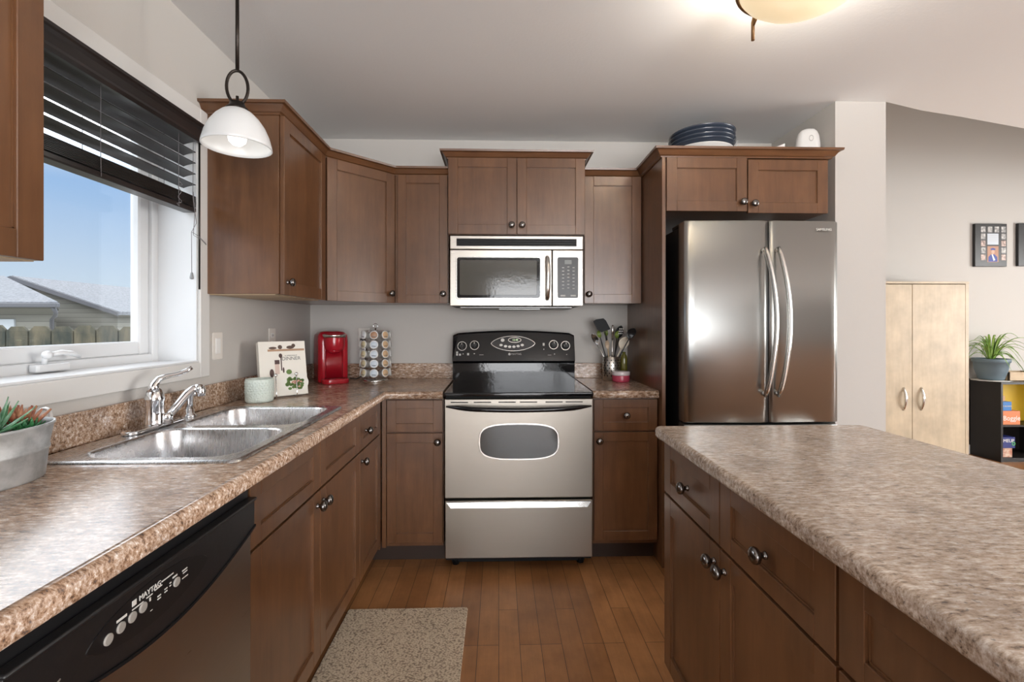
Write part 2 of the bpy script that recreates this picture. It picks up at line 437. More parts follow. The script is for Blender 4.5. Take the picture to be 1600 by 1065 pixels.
MB().tube([(XBL+.045, 1.915, 1.99), (XBL+.045, 1.915, 1.40)], .0035, 8).build('wand', BRONZE, bl)
m = MB(); m.tube([(XBL+.04, 1.885, 1.98), (XBL+.04, 1.882, 1.76), (XBL+.046, 1.895, 1.66), (XBL+.04, 1.874, 1.62), (XBL+.04, 1.876, 1.46)], .0012, 6)
m.tube([(XBL+.04, 1.878, 1.62), (XBL+.05, 1.90, 1.61), (XBL+.05, 1.945, 1.59), (XBL+.05, 1.95, 1.583), (XBL+.05, 1.92, 1.598), (XBL+.042, 1.882, 1.61), (XBL+.043, 1.89, 1.70), (XBL+.04, 1.885, 1.78)], .0012, 6)
pc = m.build('pull_cord', CORD, bl)
MB().lathe([(.001, .012), (.004, .01), (.007, -.006), (.007, -.014), (.001, -.016)], (XBL+.04, 1.876, 1.452), n=12).build('tassel', M('tassel_grey', (.25, .26, .27), .4), pc)

# ------------------------------------------------------------------ outside
SNOW = mottled('snow_roof', (.13, .135, .15), (.24, .25, .27), 14, .9)
m_, t, b = newmat('lap_siding'); wv = t.nodes.new('ShaderNodeTexWave'); wv.bands_direction = 'Z'; wv.wave_profile = 'SAW'; wv.inputs['Scale'].default_value = 1.6
t.links.new(mapping(t), wv.inputs['Vector']); r = ramp(t, [(0, (.13, .125, .105)), (.18, (.22, .21, .18)), (1, (.26, .25, .215))]); t.links.new(wv.outputs[0], r.inputs[0]); t.links.new(r.outputs[0], b.inputs['Base Color']); b.inputs['Roughness'].default_value = .8
SIDING = m_
FASCIA = M('grey_fascia', (.10, .10, .11), .5)
struct('ground', MB().box(-60, -1.5, -10, 60, -.75, -.62), mottled('snowy_grass', (.35, .34, .28), (.62, .62, .60), 3, .9))
h1 = thing('neighbour_house', 'nearer beige sided house with low snowy hip roof and eaves gutter, at far left', 'house', (-18, 17, -.62))
MB().prism([(-24, 14.2), (-12.95, 14.2), (-17.7, 19.4), (-26, 19.4)], -.62, 1.86).build('wall', SIDING, h1)
m = MB(); ex = -12.35
m._add([(-25, 13.6, 1.90), (ex, 13.6, 1.90), (-17.9, 19.75, 1.90), (-28, 19.75, 1.90), (-18.2, 17.9, 3.06), (-25, 17.9, 3.06), (-25, 13.6, 1.84), (ex, 13.6, 1.84), (-17.9, 19.75, 1.84), (-28, 19.75, 1.84)],
       [(0, 1, 4, 5), (1, 2, 4), (2, 3, 5, 4), (6, 7, 1, 0), (7, 8, 2, 1), (8, 9, 3, 2), (6, 9, 8, 7), (0, 5, 3, 9, 6)])
m.build('roof', SNOW, h1)
m = MB(); m.box(-25, ex+.05, 13.48, 13.62, 1.74, 1.87, .02); m.tube([(-12.45, 13.55, 1.76), (-12.5, 13.7, 1.6), (-12.8, 14.0, 1.5), (-13.0, 14.12, 1.42), (-13.0, 14.12, -.5)], .05, 8)
m.build('gutter', FASCIA, h1)
MB().box(-16.1, -14.1, 14.15, 14.21, .6, 1.42).build('window', M('far_window', (.5, .53, .56), .2), h1)
h2 = thing('neighbour_house', 'beige gabled house with long snowy roof sloping down to the right', 'house', (-19.8, 25, -.62))
m = MB(T=Matrix(((1, 0, 0, 0), (0, 0, 1, 0), (0, 1, 0, 0), (0, 0, 0, 1))))
m.prism([(-23.6, -.62), (-16.0, -.62), (-16.0, 1.80), (-19.8, 3.10), (-23.6, 1.80)], 20.3, 31); m.build('wall', SIDING, h2)
m = MB()
for sg in (1, -1):
    a = Vector((-19.8, 0, 3.26)); c = Vector((-19.8+sg*4.25, 0, 1.80))
    m._add([(a.x, 19.8, a.z), (c.x, 19.8, c.z), (c.x, 31.4, c.z), (a.x, 31.4, a.z), (a.x, 19.8, a.z-.14), (c.x, 19.8, c.z-.14), (c.x, 31.4, c.z-.14), (a.x, 31.4, a.z-.14)],
           [(0, 1, 2, 3), (4, 5, 6, 7), (0, 1, 5, 4), (1, 2, 6, 5), (2, 3, 7, 6), (0, 3, 7, 4)])
m.build('roof', SNOW, h2)
m = MB()
for sg in (1, -1):
    m._add([(-19.8, 19.72, 3.24), (-19.8+sg*4.25, 19.72, 1.78), (-19.8+sg*4.25, 19.72, 1.62), (-19.8, 19.72, 3.06), (-19.8, 19.8, 3.24), (-19.8+sg*4.25, 19.8, 1.78), (-19.8+sg*4.25, 19.8, 1.62), (-19.8, 19.8, 3.06)],
           [(0, 1, 2, 3), (4, 5, 6, 7), (0, 1, 5, 4), (2, 3, 7, 6), (1, 2, 6, 5)])
m.build('fascia', FASCIA, h2)
FENCEM = mottled('weathered_fence', (.035, .04, .032), (.15, .125, .08), 3.2, .9, scale=(3, 3, .8))
fe = thing('wooden_fence', 'weathered grey brown dog-ear board fence outside the window', 'fence', (-4, 3.6, -.62))
for i in range(22):
    x = -5.6+i*.163; zt = 1.252+random.uniform(-.008, .008); wd = .153
    m = MB(T=Matrix(((1, 0, 0, 0), (0, 0, 1, 0), (0, 1, 0, 0), (0, 0, 0, 1))))
    m.prism([(x, -.6), (x+wd, -.6), (x+wd, zt-.035), (x+wd-.035, zt), (x+.035, zt), (x, zt-.035)], 3.6+random.uniform(0, .004), 3.62)
    m.build('board', FENCEM, fe)
m = MB(); m.box(-5.6, -2.1, 3.625, 3.66, .9, .99); m.box(-5.6, -2.1, 3.625, 3.66, -.3, -.21); m.build('rail', FENCEM, fe)

# ================================================================== CABINETS
FL = lambda y, z, x=-.611: frame((x, y, z), (0, 1, 0), (1, 0, 0))       # faces +X
FB = lambda x, z, y: frame((x, y, z), (1, 0, 0), (0, -1, 0))            # faces the camera
FI = lambda y, z, x=.56: frame((x, y, z), (0, -1, 0), (-1, 0, 0))       # island, faces -X
def knob(parent, fr, u, v, n0=.0):
    m = MB(T=fr @ Matrix.Translation((u, v, n0)))
    m.lathe([(.0090, 0), (.0085, .003), (.0062, .005), (.0062, .010), (.010, .013), (.0165, .018), (.0182, .023), (.0168, .0285), (.011, .0325), (.001, .034)], n=20)
    # lathe axis Z maps to outward normal
    return m.build('knob', KNOB, parent)
def shaker(name, parent, fr, w, h, fw=.056, kn=None, t=.019, gap=.0015, rail=None, mat=None):
    rl = rail or fw; g = gap
    m = MB(T=fr)
    m.box(g, fw, g, h-g, -t, 0, .0015); m.box(w-fw, w-g, g, h-g, -t, 0, .0015)
    m.box(fw, w-fw, g, rl, -t, 0, .0012); m.box(fw, w-fw, h-rl, h-g, -t, 0, .0012)
    m.box(fw-.001, w-fw+.001, rl-.001, h-rl+.001, -t+.002, -.0085)
    # small inner bead
    for a in ((fw, fw+.003, rl, h-rl), (w-fw-.003, w-fw, rl, h-rl)): m.box(*a, -.009, -.006)
    for a in ((fw, w-fw, rl, rl+.003), (fw, w-fw, h-rl-.003, h-rl)): m.box(*a, -.009, -.006)
    o = m.build(name, mat or WOOD, parent)
    if kn: knob(o, fr, kn[0], kn[1])
    return o
CROWN = [(0, 0), (.006, 0), (.008, .006), (.016, .010), (.030, .030), (.034, .033), (.044, .034), (.046, .045), (-.01, .045), (-.01, 0)]
def crown(parent, path, z):
    return MB().sweep(path, [(d, z+h) for d, h in CROWN]).build('crown_molding', WOODX, parent)

ZD0, ZD1, ZT0, ZT1 = .122, .695, .700, .868
def base_body(t, x0, x1, y0, y1, toe):
    m = MB(); m.box(x0, x1, y0, y1, .10, .875); m.build('carcass', WOOD, t)
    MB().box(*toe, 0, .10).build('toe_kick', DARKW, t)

# left run, faces +X (face plane x=-.611, doors 19 mm in front of the box)
FXL = -.611
c = thing('base_cabinet', 'wide brown sink base cabinet with two false drawers and two doors', 'cabinet', (-.9, 1.64, 0))
m = MB(); m.box(XL+.004, FXL-.02, 1.178, 2.092, .10, .70); m.box(FXL-.03, FXL-.02, 1.178, 2.092, .70, .875); m.box(XL+.004, XL+.014, 1.178, 2.092, .70, .875); m.build('carcass', WOOD, c)
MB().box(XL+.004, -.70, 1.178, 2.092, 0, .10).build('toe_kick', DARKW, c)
for i, y in enumerate((1.178, 1.635)):
    shaker('false_drawer', c, FL(y, ZT0), .457, ZT1-ZT0, rail=.045)
    shaker('door', c, FL(y, ZD0), .457, ZD1-ZD0, kn=((.457-.028) if i == 0 else .028, ZD1-ZD0-.045))
c = thing('base_cabinet', 'narrow brown base cabinet in the left run nearest the inner corner', 'cabinet', (-.9, 2.28, 0))
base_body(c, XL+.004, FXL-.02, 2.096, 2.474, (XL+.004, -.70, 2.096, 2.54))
shaker('drawer', c, FL(2.096, ZT0), .355, ZT1-ZT0, rail=.045, kn=(.09, .075))
shaker('door', c, FL(2.096, ZD0), .355, ZD1-ZD0, kn=(.03, ZD1-ZD0-.045))
MB().box(FXL-.02, FXL-.001, 2.453, 2.474, .10, .875, .001).build('corner_filler', WOOD, c)
c = thing('base_cabinet', 'brown base cabinet at the near end of the sink counter beyond the dishwasher', 'cabinet', (-.9, .3, 0))
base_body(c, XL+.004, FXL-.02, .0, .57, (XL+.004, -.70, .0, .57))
shaker('drawer', c, FL(0, ZT0), .57, ZT1-ZT0, rail=.045, kn=(.28, .085)); shaker('door', c, FL(0, ZD0), .57, ZD1-ZD0, kn=(.03, .53))
# back run, face plane y
YF = 2.475
c = thing('base_cabinet', 'brown base cabinet between the corner and the left side of the range', 'cabinet', (-.44, 2.8, 0))
base_body(c, -.608, -.290, YF+.02, YB-.004, (-.695, -.290, 2.555, YB-.004))
MB().box(-.608, -.586, YF, YF+.02, .10, .875, .001).build('corner_filler', WOOD, c)
shaker('false_drawer', c, FB(-.584, ZT0, YF), .292, ZT1-ZT0, rail=.045, fw=.05)
shaker('door', c, FB(-.584, ZD0, YF), .292, ZD1-ZD0, fw=.05, kn=(.292-.026, ZD1-ZD0-.045))
c = thing('base_cabinet', 'brown base cabinet right of the range with one drawer and one door', 'cabinet', (.67, 2.8, 0))
base_body(c, .498, .842, YF+.02, YB-.004, (.498, .842, 2.555, YB-.004))
shaker('drawer', c, FB(.500, ZT0, YF), .340, ZT1-ZT0, rail=.045, fw=.05, kn=(.17, .084))
shaker('door', c, FB(.500, ZD0, YF), .340, ZD1-ZD0, fw=.05, kn=(.028, ZD1-ZD0-.045))
# island cabinets
FXI = .557
def island_cab(label, y1, ws, knobs):
    tot = sum(ws)
    c = thing('island_cabinet', label, 'cabinet', (.9, y1-tot/2, 0))
    m = MB(); m.box(FXI+.02, 1.225, y1-tot, y1, .10, .874); m.build('carcass', WOOD, c)
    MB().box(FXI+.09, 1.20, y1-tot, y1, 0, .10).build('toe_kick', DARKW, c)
    y = y1
    for i, wd in enumerate(ws):
        shaker('drawer', c, FI(y, ZT0, FXI), wd, ZT1-ZT0, rail=.045, kn=(wd/2+.0, .078))
        shaker('door', c, FI(y, ZD0, FXI), wd, ZD1-ZD0, kn=((wd-.028) if i == 0 else .028, ZD1-ZD0-.045))
        y -= wd
island_cab('brown two-door island cabinet with two drawers at the far end of the island', 1.578, [.400, .412], 0)
island_cab('brown island cabinet nearest the camera, with cut-off drawer front', .762, [.42, .42], 0)
MB()
# ------------------------------------------------------------------ countertops
NOSE = [(-.022, .876), (-.004, .876), (.0, .880), (.0, .902), (-.003, .909), (-.009, .9135), (-.022, .914)]
ct = thing('countertop', 'L-shaped mottled brown laminate countertop around the sink and corner', 'countertop', (-.9, 1.2, .876))
XE, YE = -.581, 2.449
SX0, SX1, SY0, SY1 = -1.15, -.675, 1.215, 1.985       # sink cut-out
m = MB(); z0, z1 = .876, .914
m.box(XL+.002, SX0, -.2, YB-.002, z0, z1); m.box(SX0, XE-.022, -.2, SY0, z0, z1); m.box(SX1, XE-.022, SY0, SY1, z0, z1); m.box(SX0, XE-.022, SY1, YB-.002, z0, z1)
m.box(XE-.022, -.290, YE+.022, YB-.002, z0, z1)
m.sweep([(XE, -.2), (XE, YE), (-.290, YE)], NOSE, True)
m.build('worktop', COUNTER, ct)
m = MB(); m.box(XL+.001, XL+.020, -.2, YB-.002, z1, 1.010, .003, 2); m.box(XL+.020, -.290, YB-.021, YB-.002, z1, 1.010, .003, 2)
m.build('backsplash', COUNTER, ct)
ct2 = thing('countertop', 'short piece of mottled laminate countertop between the range and the fridge panel', 'countertop', (.67, 2.8, .876))
m = MB(); m.box(.492, .838, YE+.022, YB-.002, z0, z1); m.sweep([(.492, YE), (.838, YE)], NOSE, True)
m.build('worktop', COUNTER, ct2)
MB().box(.492, .838, YB-.021, YB-.002, z1, 1.010, .003, 2).build('backsplash', COUNTER, ct2)
isl = MB().slab(.530, 1.260, -1.1, 1.608, .876, .914, .025, .012)
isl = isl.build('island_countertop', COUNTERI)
tag(isl, 'large mottled beige and grey laminate countertop on the island', 'countertop')

# ------------------------------------------------------------------ wall cabinets
def upper(label, loc): return thing('wall_cabinet', label, 'cabinet', loc)
UZ0, UZ1 = 1.387, 2.135
FXU = -.892
c = upper('brown wall cabinet at the left edge of the picture, near side of the window', (-1.05, .6, 1.39))
MB().box(XL+.001, FXU-.02, .02, .955, UZ0, UZ1).build('carcass', WOOD, c)
MB().box(XL+.002, FXU-.02, .022, .953, UZ0-.004, UZ0).build('bottom_panel', PALEWOOD, c)
for y in (.02, .4875): shaker('door', c, FL(y, UZ0-.004, FXU), .4675, UZ1-UZ0, fw=.054, kn=(.03 if y > .3 else .44, .05))
crown(c, [(FXU-.02, .0), (FXU-.02, .955), (XL, .955)], UZ1-.008)
c = upper('brown wall cabinet with wide side panel, between window and corner cabinet', (-1.05, 2.2, 1.39))
MB().box(XL+.001, FXU-.02, 1.985, 2.474, UZ0, UZ1, .001).build('carcass', WOOD, c)
MB().box(XL+.01, FXU-.04, 2.0, 2.47, UZ0-.003, UZ0+.001).build('bottom_panel', PALEWOOD, c)
shaker('door', c, FL(1.990, UZ0-.004, FXU), .472, UZ1-UZ0, fw=.056, kn=(.030, .055))
crown(c, [(XL, 1.985), (FXU-.02, 1.985), (FXU-.02, 2.475)], UZ1-.008)
# the sweep's outside must face the room: path directions chosen so
c = upper('brown diagonal corner wall cabinet with one door', (-1.0, 2.85, 1.39))
pa, pb = Vector((FXU-.02, 2.478)), Vector((-.606, YB-.325+.02))
m = MB(); m.prism([(XL+.001, 2.478), (pa.x, pa.y), (pb.x, pb.y), (pb.x, YB-.001), (XL+.001, YB-.001)], UZ0, UZ1); m.build('carcass', WOOD, c)
U = (pb-pa); L = U.length; Un = U.normalized(); Nn = Vector((Un.y, -Un.x))
fr = frame((pa.x+Nn.x*.019+Un.x*.012, pa.y+Nn.y*.019+Un.y*.012, UZ0-.004), (Un.x, Un.y, 0), (Nn.x, Nn.y, 0))
shaker('door', c, fr, L-.024, UZ1-UZ0, fw=.056, kn=(L-.024-.03, .055))
crown(c, [(pa.x, pa.y), (pb.x, pb.y)], UZ1-.008)
YU = 2.757
c = upper('narrow brown wall cabinet between the corner cabinet and the microwave', (-.45, 2.92, 1.39))
MB().box(-.604, -.294, YU+.02, YB-.001, UZ0, UZ1).build('carcass', WOOD, c)
shaker('door', c, FB(-.588, UZ0-.004, YU), .292, UZ1-UZ0, fw=.05, kn=(.292-.026, .055))
crown(c, [(-.606, YU+.02), (-.294, YU+.02)], UZ1-.008)
c = upper('brown two-door wall cabinet above the microwave', (.1, 2.89, 1.78))
MZ0, MZ1 = 1.776, 2.216
MB().box(-.290, .497, 2.725, YB-.001, MZ0, MZ1).build('carcass', WOOD, c)
for i, x in enumerate((-.290, .1035)): shaker('door', c, FB(x, MZ0, 2.705), .3935, MZ1-MZ0, fw=.056, kn=((.3935-.030) if i == 0 else .030, .052))
crown(c, [(-.290, YB-.001), (-.290, 2.725), (.497, 2.725), (.497, YB-.001)], MZ1-.006)
c = upper('tall brown wall cabinet between the microwave and the fridge panel', (.67, 2.92, 1.39))
MB().box(.499, .843, YU+.02, YB-.001, UZ0, UZ1).build('carcass', WOOD, c)
shaker('door', c, FB(.501, UZ0-.004, YU), .338, UZ1-UZ0, fw=.056, kn=(.026, .055))
crown(c, [(.499, YU+.02), (.843, YU+.02)], UZ1-.008)
p_ = MB().box(.845, .864, 2.425, YB-.001, 0, 2.135, .001).build('fridge_panel', WOOD)
tag(p_, 'tall brown end panel standing left of the fridge', 'panel')
c = upper('brown two-door cabinet above the fridge', (1.3, 2.75, 1.85))
FZ0, FZ1 = 1.850, 2.135
MB().box(.865, 1.735, 2.445, YB-.001, FZ0, FZ1).build('carcass', WOOD, c)
shaker('door', c, FB(.868, FZ0-.002, 2.425), .426, FZ1-FZ0-.004, fw=.056, kn=(.426-.028, .048))
shaker('door', c, FB(1.296, FZ0-.010, 2.425), .426, FZ1-FZ0-.004, fw=.056, kn=(.028, .048))
crown(c, [(.845, YU+.02), (.845, 2.43), (1.735, 2.43), (1.735, YB-.001)], FZ1-.008)

# ================================================================== APPLIANCES
# ---- range
RX0, RX1, RY = -.277, .483, 2.405
rg = thing('range', 'freestanding stainless and black electric range with glass cooktop', 'stove', (.103, 2.75, 0))
MB().box(RX0+.004, RX1-.004, RY+.045, YB-.03, .045, .895).build('oven_body', BLACKM, rg)
m = MB()
for x in (RX0+.05, RX1-.05):
    for y in (RY+.10, YB-.1): m.lathe([(.018, 0), (.018, .05)], (x, y, 0), n=12)
m.box(RX0+.03, RX1-.03, RY+.09, YB-.1, .012, .05); m.build('base', BLACKM, rg)
m = MB(); m.slab(RX0, RX1, RY-.015, YB-.09, .895, .916, .012, .005); ck = m.build('cooktop', BLACK, rg)
RING = M('burner_print', (.03, .03, .032), .25)
m = MB()
for x, y, r in ((-.09, 2.62, .11), (.30, 2.62, .09), (-.09, 2.86, .08), (.30, 2.86, .11)):
    m.rings([[(x+q*math.cos(2*PI*k/40), y+q*math.sin(2*PI*k/40), .9163) for k in range(40)] for q in (r, r-.003)], False, False)
m.build('burner_rings', RING, ck)
m = MB()
fr = FB(RX0, 0, RY)
m.T = fr; W = RX1-RX0
m.box(.002, W-.002, .378, .882, -.042, 0, .004, 2); dr = m.build('oven_door', STEELR, rg)
m = MB(T=fr)
for u in (.033, .150, .275, .385, .515, .618): m.box(u, u+.088, .863, .868, -.001, .0006)
m.build('vent_slots', BLACKM, dr)
def blob(cx, cy, rx, ry, n=48, ex=3.6):
    out = []
    for k in range(n):
        a = 2*PI*k/n; ca, sa = math.cos(a), math.sin(a)
        out.append((cx+rx*math.copysign(abs(ca)**(2/ex), ca), cy+ry*math.copysign(abs(sa)**(2/ex), sa)*(1+.06*(1-abs(ca)))))
    return out
m = MB(T=fr); m.prism(blob(W/2, .665, .205, .088), -.003, .003, .002); m.build('window_trim', SATIN, dr)
m = MB(T=fr); m.prism(blob(W/2, .665, .198, .082), .001, .0042); m.build('oven_window', DGLASS, dr)
m = MB(T=fr)
pts = []; N = 24
for k in range(N+1):
    u = .012+(W-.024)*k/N; s_ = math.sin(PI*k/N); pts.append((u, .846-.012*s_, .012+.040*min(1, s_*1.8)))
m.tube(pts, [.004+.008*min(1, math.sin(PI*k/N)*3) for k in range(N+1)], 10); m.build('oven_handle', BLACK, dr)
m = MB(T=fr); m.box(.004, W-.004, .072, .366, -.042, 0, .004, 2); dw_ = m.build('storage_drawer', STEELR, rg)
m = MB(T=fr); m.rings([[(a, .362, 0), (b, .362, 0), (b-i, .333, .0), (a+i, .333, .0), (a+i, .338, .022), (b-i, .338, .022)] for a, b, i in ((.010, W-.010, .022),)] and
                      [[(.012, .362, 0), (.034, .334, 0), (.034, .336, .020), (.012, .362, .012)], [(W-.012, .362, 0), (W-.034, .334, 0), (W-.034, .336, .020), (W-.012, .362, .012)]], smooth=False)
m.build('drawer_pull', SATIN, dw_)
# backguard
bgx0, bgx1 = -.286, .474
m = MB(); R = []
for k in range(25):
    u = k/24; x = bgx0+(bgx1-bgx0)*u; zt = 1.205+.018*math.sin(PI*u)-(.012 if k in (0, 24) else 0)
    R.append([(x, 2.945, .916), (x, 2.945, 1.020), (x, 2.925, 1.035), (x, 2.962, zt-.01), (x, 2.972, zt), (x, 3.02, zt-.004), (x, 3.03, .916)])
m.rings(R, smooth=False); bgd = m.build('backguard', BLACK, rg)
sl = math.atan2(.037, .176)
fb = frame((bgx0, 2.9232, 1.035), (1, 0, 0), (0, -1, 0)) @ Matrix.Rotation(-sl, 4, 'X')
BW = bgx1-bgx0
m = MB(T=fb)
def ringp(m, cx, cy, rx, ry, wd, z=.0012, n=40):
    m.rings([[(cx+(rx-q)*math.cos(2*PI*k/n), cy+(ry-q)*math.sin(2*PI*k/n), z) for k in range(n)] for q in (0, wd)], False, False)
def eye(cx, cy, rx, ry, n=40):
    out = []
    for k in range(n):
        a = 2*PI*k/n; out.append((cx+rx*math.cos(a), cy+ry*math.copysign(abs(math.sin(a))**1.35, math.sin(a))))
    return out
e1, e2 = eye(.375, .110, .138, .048), eye(.375, .110, .135, .0455)
m.rings([[(*p, .0014) for p in e1], [(*p, .0014) for p in e2]], False, False)
ringp(m, .385, .132, .041, .017, .003)
m.build('control_outline', SATIN, bgd)
m = MB(T=fb); m.prism(eye(.375, .110, .134, .045), -.001, .0010); m.build('control_oval', M('control_oval', (.03, .03, .032), .15), bgd)
text('display', '12:48', .016, fb @ Matrix.Translation((.388, .132, .0016)), M('lcd', (.3, .4, .25), .4, emit=(.6, .8, .45), es=.9), bgd)
m = MB(T=fb)
for cx, cy, r in ((.310, .131, .0105),): m.prism([(cx+r*1.1*math.cos(2*PI*k/20), cy+r*math.sin(2*PI*k/20)) for k in range(20)], 0, .002)
for i, cx in enumerate((.300, .328, .354, .380, .406, .432)):
    cy = .093+.0010*((cx-.366)/.01)**2*.25-.004; m.prism([(cx+.0105*math.cos(2*PI*k/16), cy+.0075*math.sin(2*PI*k/16)) for k in range(16)], 0, .002)
m.build('touch_buttons', PRINTW, bgd)
for u, v in ((.058, .094), (.135, .099), (.628, .102), (.702, .096)):
    m = MB(T=fb @ Matrix.Translation((u, v, 0)))
    m.lathe([(.025, 0), (.022, .006), (.020, .008)], n=24); m.lathe([(.019, .006), (.017, .022), (.014, .024)], n=24)
    m.box(-.004, .004, -.018, .018, .020, .030, .002)
    kb = m.build('burner_knob', BLACKP, bgd)
    m = MB(T=fb @ Matrix.Translation((u, v, 0))); ringp(m, 0, 0, .0285, .0285, .0025, .0014, 32); m.box(-.001, .001, .003, .016, .030, .0304)
    m.build('knob_ring', SATIN, kb)
m = MB(T=fb)
for u, v, a, b_ in ((.022, .034, .012, .012), (.040, .034, .012, .012), (.022, .048, .012, .012), (.062, .042, .006, .006), (.090, .036, .012, .014), (.130, .044, .008, .004), (.165, .038, .026, .002), (.560, .095, .012, .018), (.563, .070, .006, .006), (.590, .036, .022, .002), (.630, .040, .005, .006), (.705, .038, .006, .004)):
    m.box(u, u+a, v, v+b_, .0002, .0012)
m.build('panel_print', PRINTG, bgd)
text('brand_mark', 'MAYTAG', .0155, fb @ Matrix.Translation((.395, .043, .0012)), PRINTG, bgd)
m = MB(T=fb); m.prism([(.352+.008*math.cos(2*PI*k/16), .043+.008*math.sin(2*PI*k/16)) for k in range(16)], 0, .0012); m.build('brand_badge', PRINTG, bgd)

# ---- microwave
mw = thing('microwave', 'stainless over-the-range microwave with black vent and keypad', 'microwave', (.103, 2.9, 1.366))
MY = 2.700; MXa, MXb = -.279, .484
MB().box(MXa+.004, MXb-.004, MY+.03, YB-.002, 1.368, 1.770).build('housing', BLACKM, mw)
fm = FB(MXa, 1.366, MY); MW_ = MXb-MXa
m = MB(T=fm); m.box(0, MW_, .323, .402, -.03, 0, .004, 2); vg = m.build('vent_grille', STEEL, mw)
m = MB(T=fm); m.box(.038, .725, .342, .385, -.001, .0010); m.build('grille_recess', BLACKM, vg)
m = MB(T=fm)
for k in range(4): m.box(.040, .723, .3435+k*.0115, .3475+k*.0115, .0005, .005, .001)
m.build('grille_slats', BLACKP, vg)
m = MB(T=fm); m.box(0, .583, 0, .321, -.03, 0, .004, 2); md = m.build('door', STEEL, mw)
m = MB(T=fm @ Matrix.Translation((0, 0, 0))); m.slab(.034, .524, .040, .283, -.002, .0035, .016, .002); m.build('window_bezel', SATIN, md)
m = MB(T=fm); m.slab(.041, .516, .046, .277, 0, .0045, .012, .001); m.build('window_border', BLACK, md)
m = MB(T=fm); m.slab(.056, .496, .062, .262, .001, .0052, .008, .001); m.build('window_screen', M('mw_screen', (.07, .068, .058), .10), md)
m = MB(T=fm); m.tube([(.556, .036, .002), (.556, .045, .018), (.558, .10, .030), (.559, .16, .034), (.558, .22, .030), (.556, .275, .018), (.556, .284, .002)], [.010, .012, .013, .013, .013, .012, .010], 12, flat=.6)
m.build('handle', SATIN, md)
m = MB(T=fm); m.box(.586, MW_, 0, .321, -.03, 0, .004, 2); cp = m.build('control_panel', STEEL, mw)
m = MB(T=fm); m.slab(.615, .735, .046, .280, -.001, .003, .010, .001); kp = m.build('keypad', BLACKP, cp)
m = MB(T=fm); m.slab(.656, .696, .240, .264, .001, .0042, .002, 0); m.build('display_screen', M('mw_lcd', (.16, .17, .16), .3), kp)
m = MB(T=fm)
for r_ in range(7):
    for q in range(3):
        u = .641+q*.030; v = .218-r_*.020+(.004 if q == 1 else 0); m.box(u, u+.012, v, v+.0045, .0025, .0038)
m.box(.632, .660, .056, .064, .0025, .0038); m.box(.690, .720, .056, .064, .0025, .0038)
m.build('key_print', PRINTG, kp)
m = MB(); m.box(MXa+.05, MXb-.05, MY+.06, YB-.05, 1.352, 1.368, .006); m.box(.0, .24, MY+.03, MY+.2, 1.346, 1.353, .002); m.build('underside_vent', M('grey_metal', (.35, .35, .34), .4, .7), mw)

# ---- fridge
fx0, fx1, FY = .903, 1.665, 2.275
fg = thing('refrigerator', 'dark stainless french door refrigerator with two curved handles', 'fridge', (1.28, 2.65, 0))
m = MB(); m.box(fx0+.012, fx1-.012, FY+.085, 3.0, .03, 1.752, .004); m.box(fx0+.012, fx0+.10, FY+.06, FY+.2, 1.752, 1.772, .004); m.build('body', BLACKP, fg)
xm_ = 1.314
def fdoor(name, x0, x1, z0, z1, bulge=.012):
    m = MB(); n = 16; R = []
    for z, ins in ((z0, .004), (z0+.004, 0), (z1-.004, 0), (z1, .004)):
        ring = []
        for k in range(n+1):
            u = k/n; x = x0+ins+(x1-x0-2*ins)*u; xc = (x-fx0)/(fx1-fx0); y = FY-bulge*math.sin(PI*xc)+ins+(.006 if k in (0, n) else 0); ring.append((x, y, z))
        ring += [(x1-ins, FY+.075, z), (x0+ins, FY+.075, z)]
        R.append(ring)
    m.rings(R, smooth=True)
    o = m.build(name, STEELV, fg)
    for p in o.data.polygons:
        p.use_smooth = abs(p.normal.y) > .8 and p.normal.y < 0
    return o
for nm, a, b_, hx, sg in (('left_door', fx0, xm_-.002, 1.283, 1), ('right_door', xm_+.002, fx1, 1.348, -1)):
    dd = fdoor('door', a, b_, .782, 1.767)
    m = MB(); pts = []; rr = []
    yb = FY-.012
    for k in range(21):
        u = k/20; z = .915+(1.632-.915)*u; s_ = math.sin(PI*u)
        pts.append((hx+.030*s_**.9, yb-.018-.045*s_**.7, z)); rr.append(.0125+.0015*s_)
    m.tube(pts, rr, 12, flat=.75)
    for z in (.925, 1.622): m.tube([(hx, yb+.002, z), (hx+.001, yb-.020, z)], .010, 10)
    m.build('handle', SATIN, dd)
    if sg < 0:
        text('brand_mark', 'SAMSUNG', .017, FB(1.588, 1.724, FY-.0085), PRINTW, dd, ext=.001)
fdoor('freezer_drawer', fx0, fx1, .06, .772)
m = MB(); m.tube([(fx0+.06, FY-.055, .70), (1.28, FY-.07, .70), (fx1-.06, FY-.055, .70)], .012, 10); m.build('freezer_handle', SATIN, fg)

# ---- dishwasher
dw = thing('dishwasher', 'stainless dishwasher with black curved control panel under the counter', 'dishwasher', (-.9, .875, 0))
DX = -.600; DY0, DY1 = .576, 1.174
MB().box(XL+.05, DX-.045, DY0+.004, DY1-.004, .02, .868).build('tub', BLACKM, dw)
fd = frame((DX, DY0, 0), (0, 1, 0), (1, 0, 0)); DWW = DY1-DY0
N = 24
arc = [(DWW*k/N*.985+.004, .770-.056*math.sin(PI*k/N)) for k in range(N+1)]
m = MB(T=fd); m.prism([(DWW*.985+.004, .115), (.004, .115)]+arc, -.045, -.004, .002); m.build('door_panel', STEELD, dw)
m = MB(T=fd); m.prism(arc+[(DWW-.004, .838), (.004, .838)], -.045, .006, .004, 2); cpn = m.build('control_panel', BLACKP, dw)
m = MB(T=fd); m.prism([(u, v+.0045) for u, v in arc][::-1]+[(u, v-.001) for u, v in arc], -.006, .009, .001); m.build('lower_rim', BLACKM, cpn)
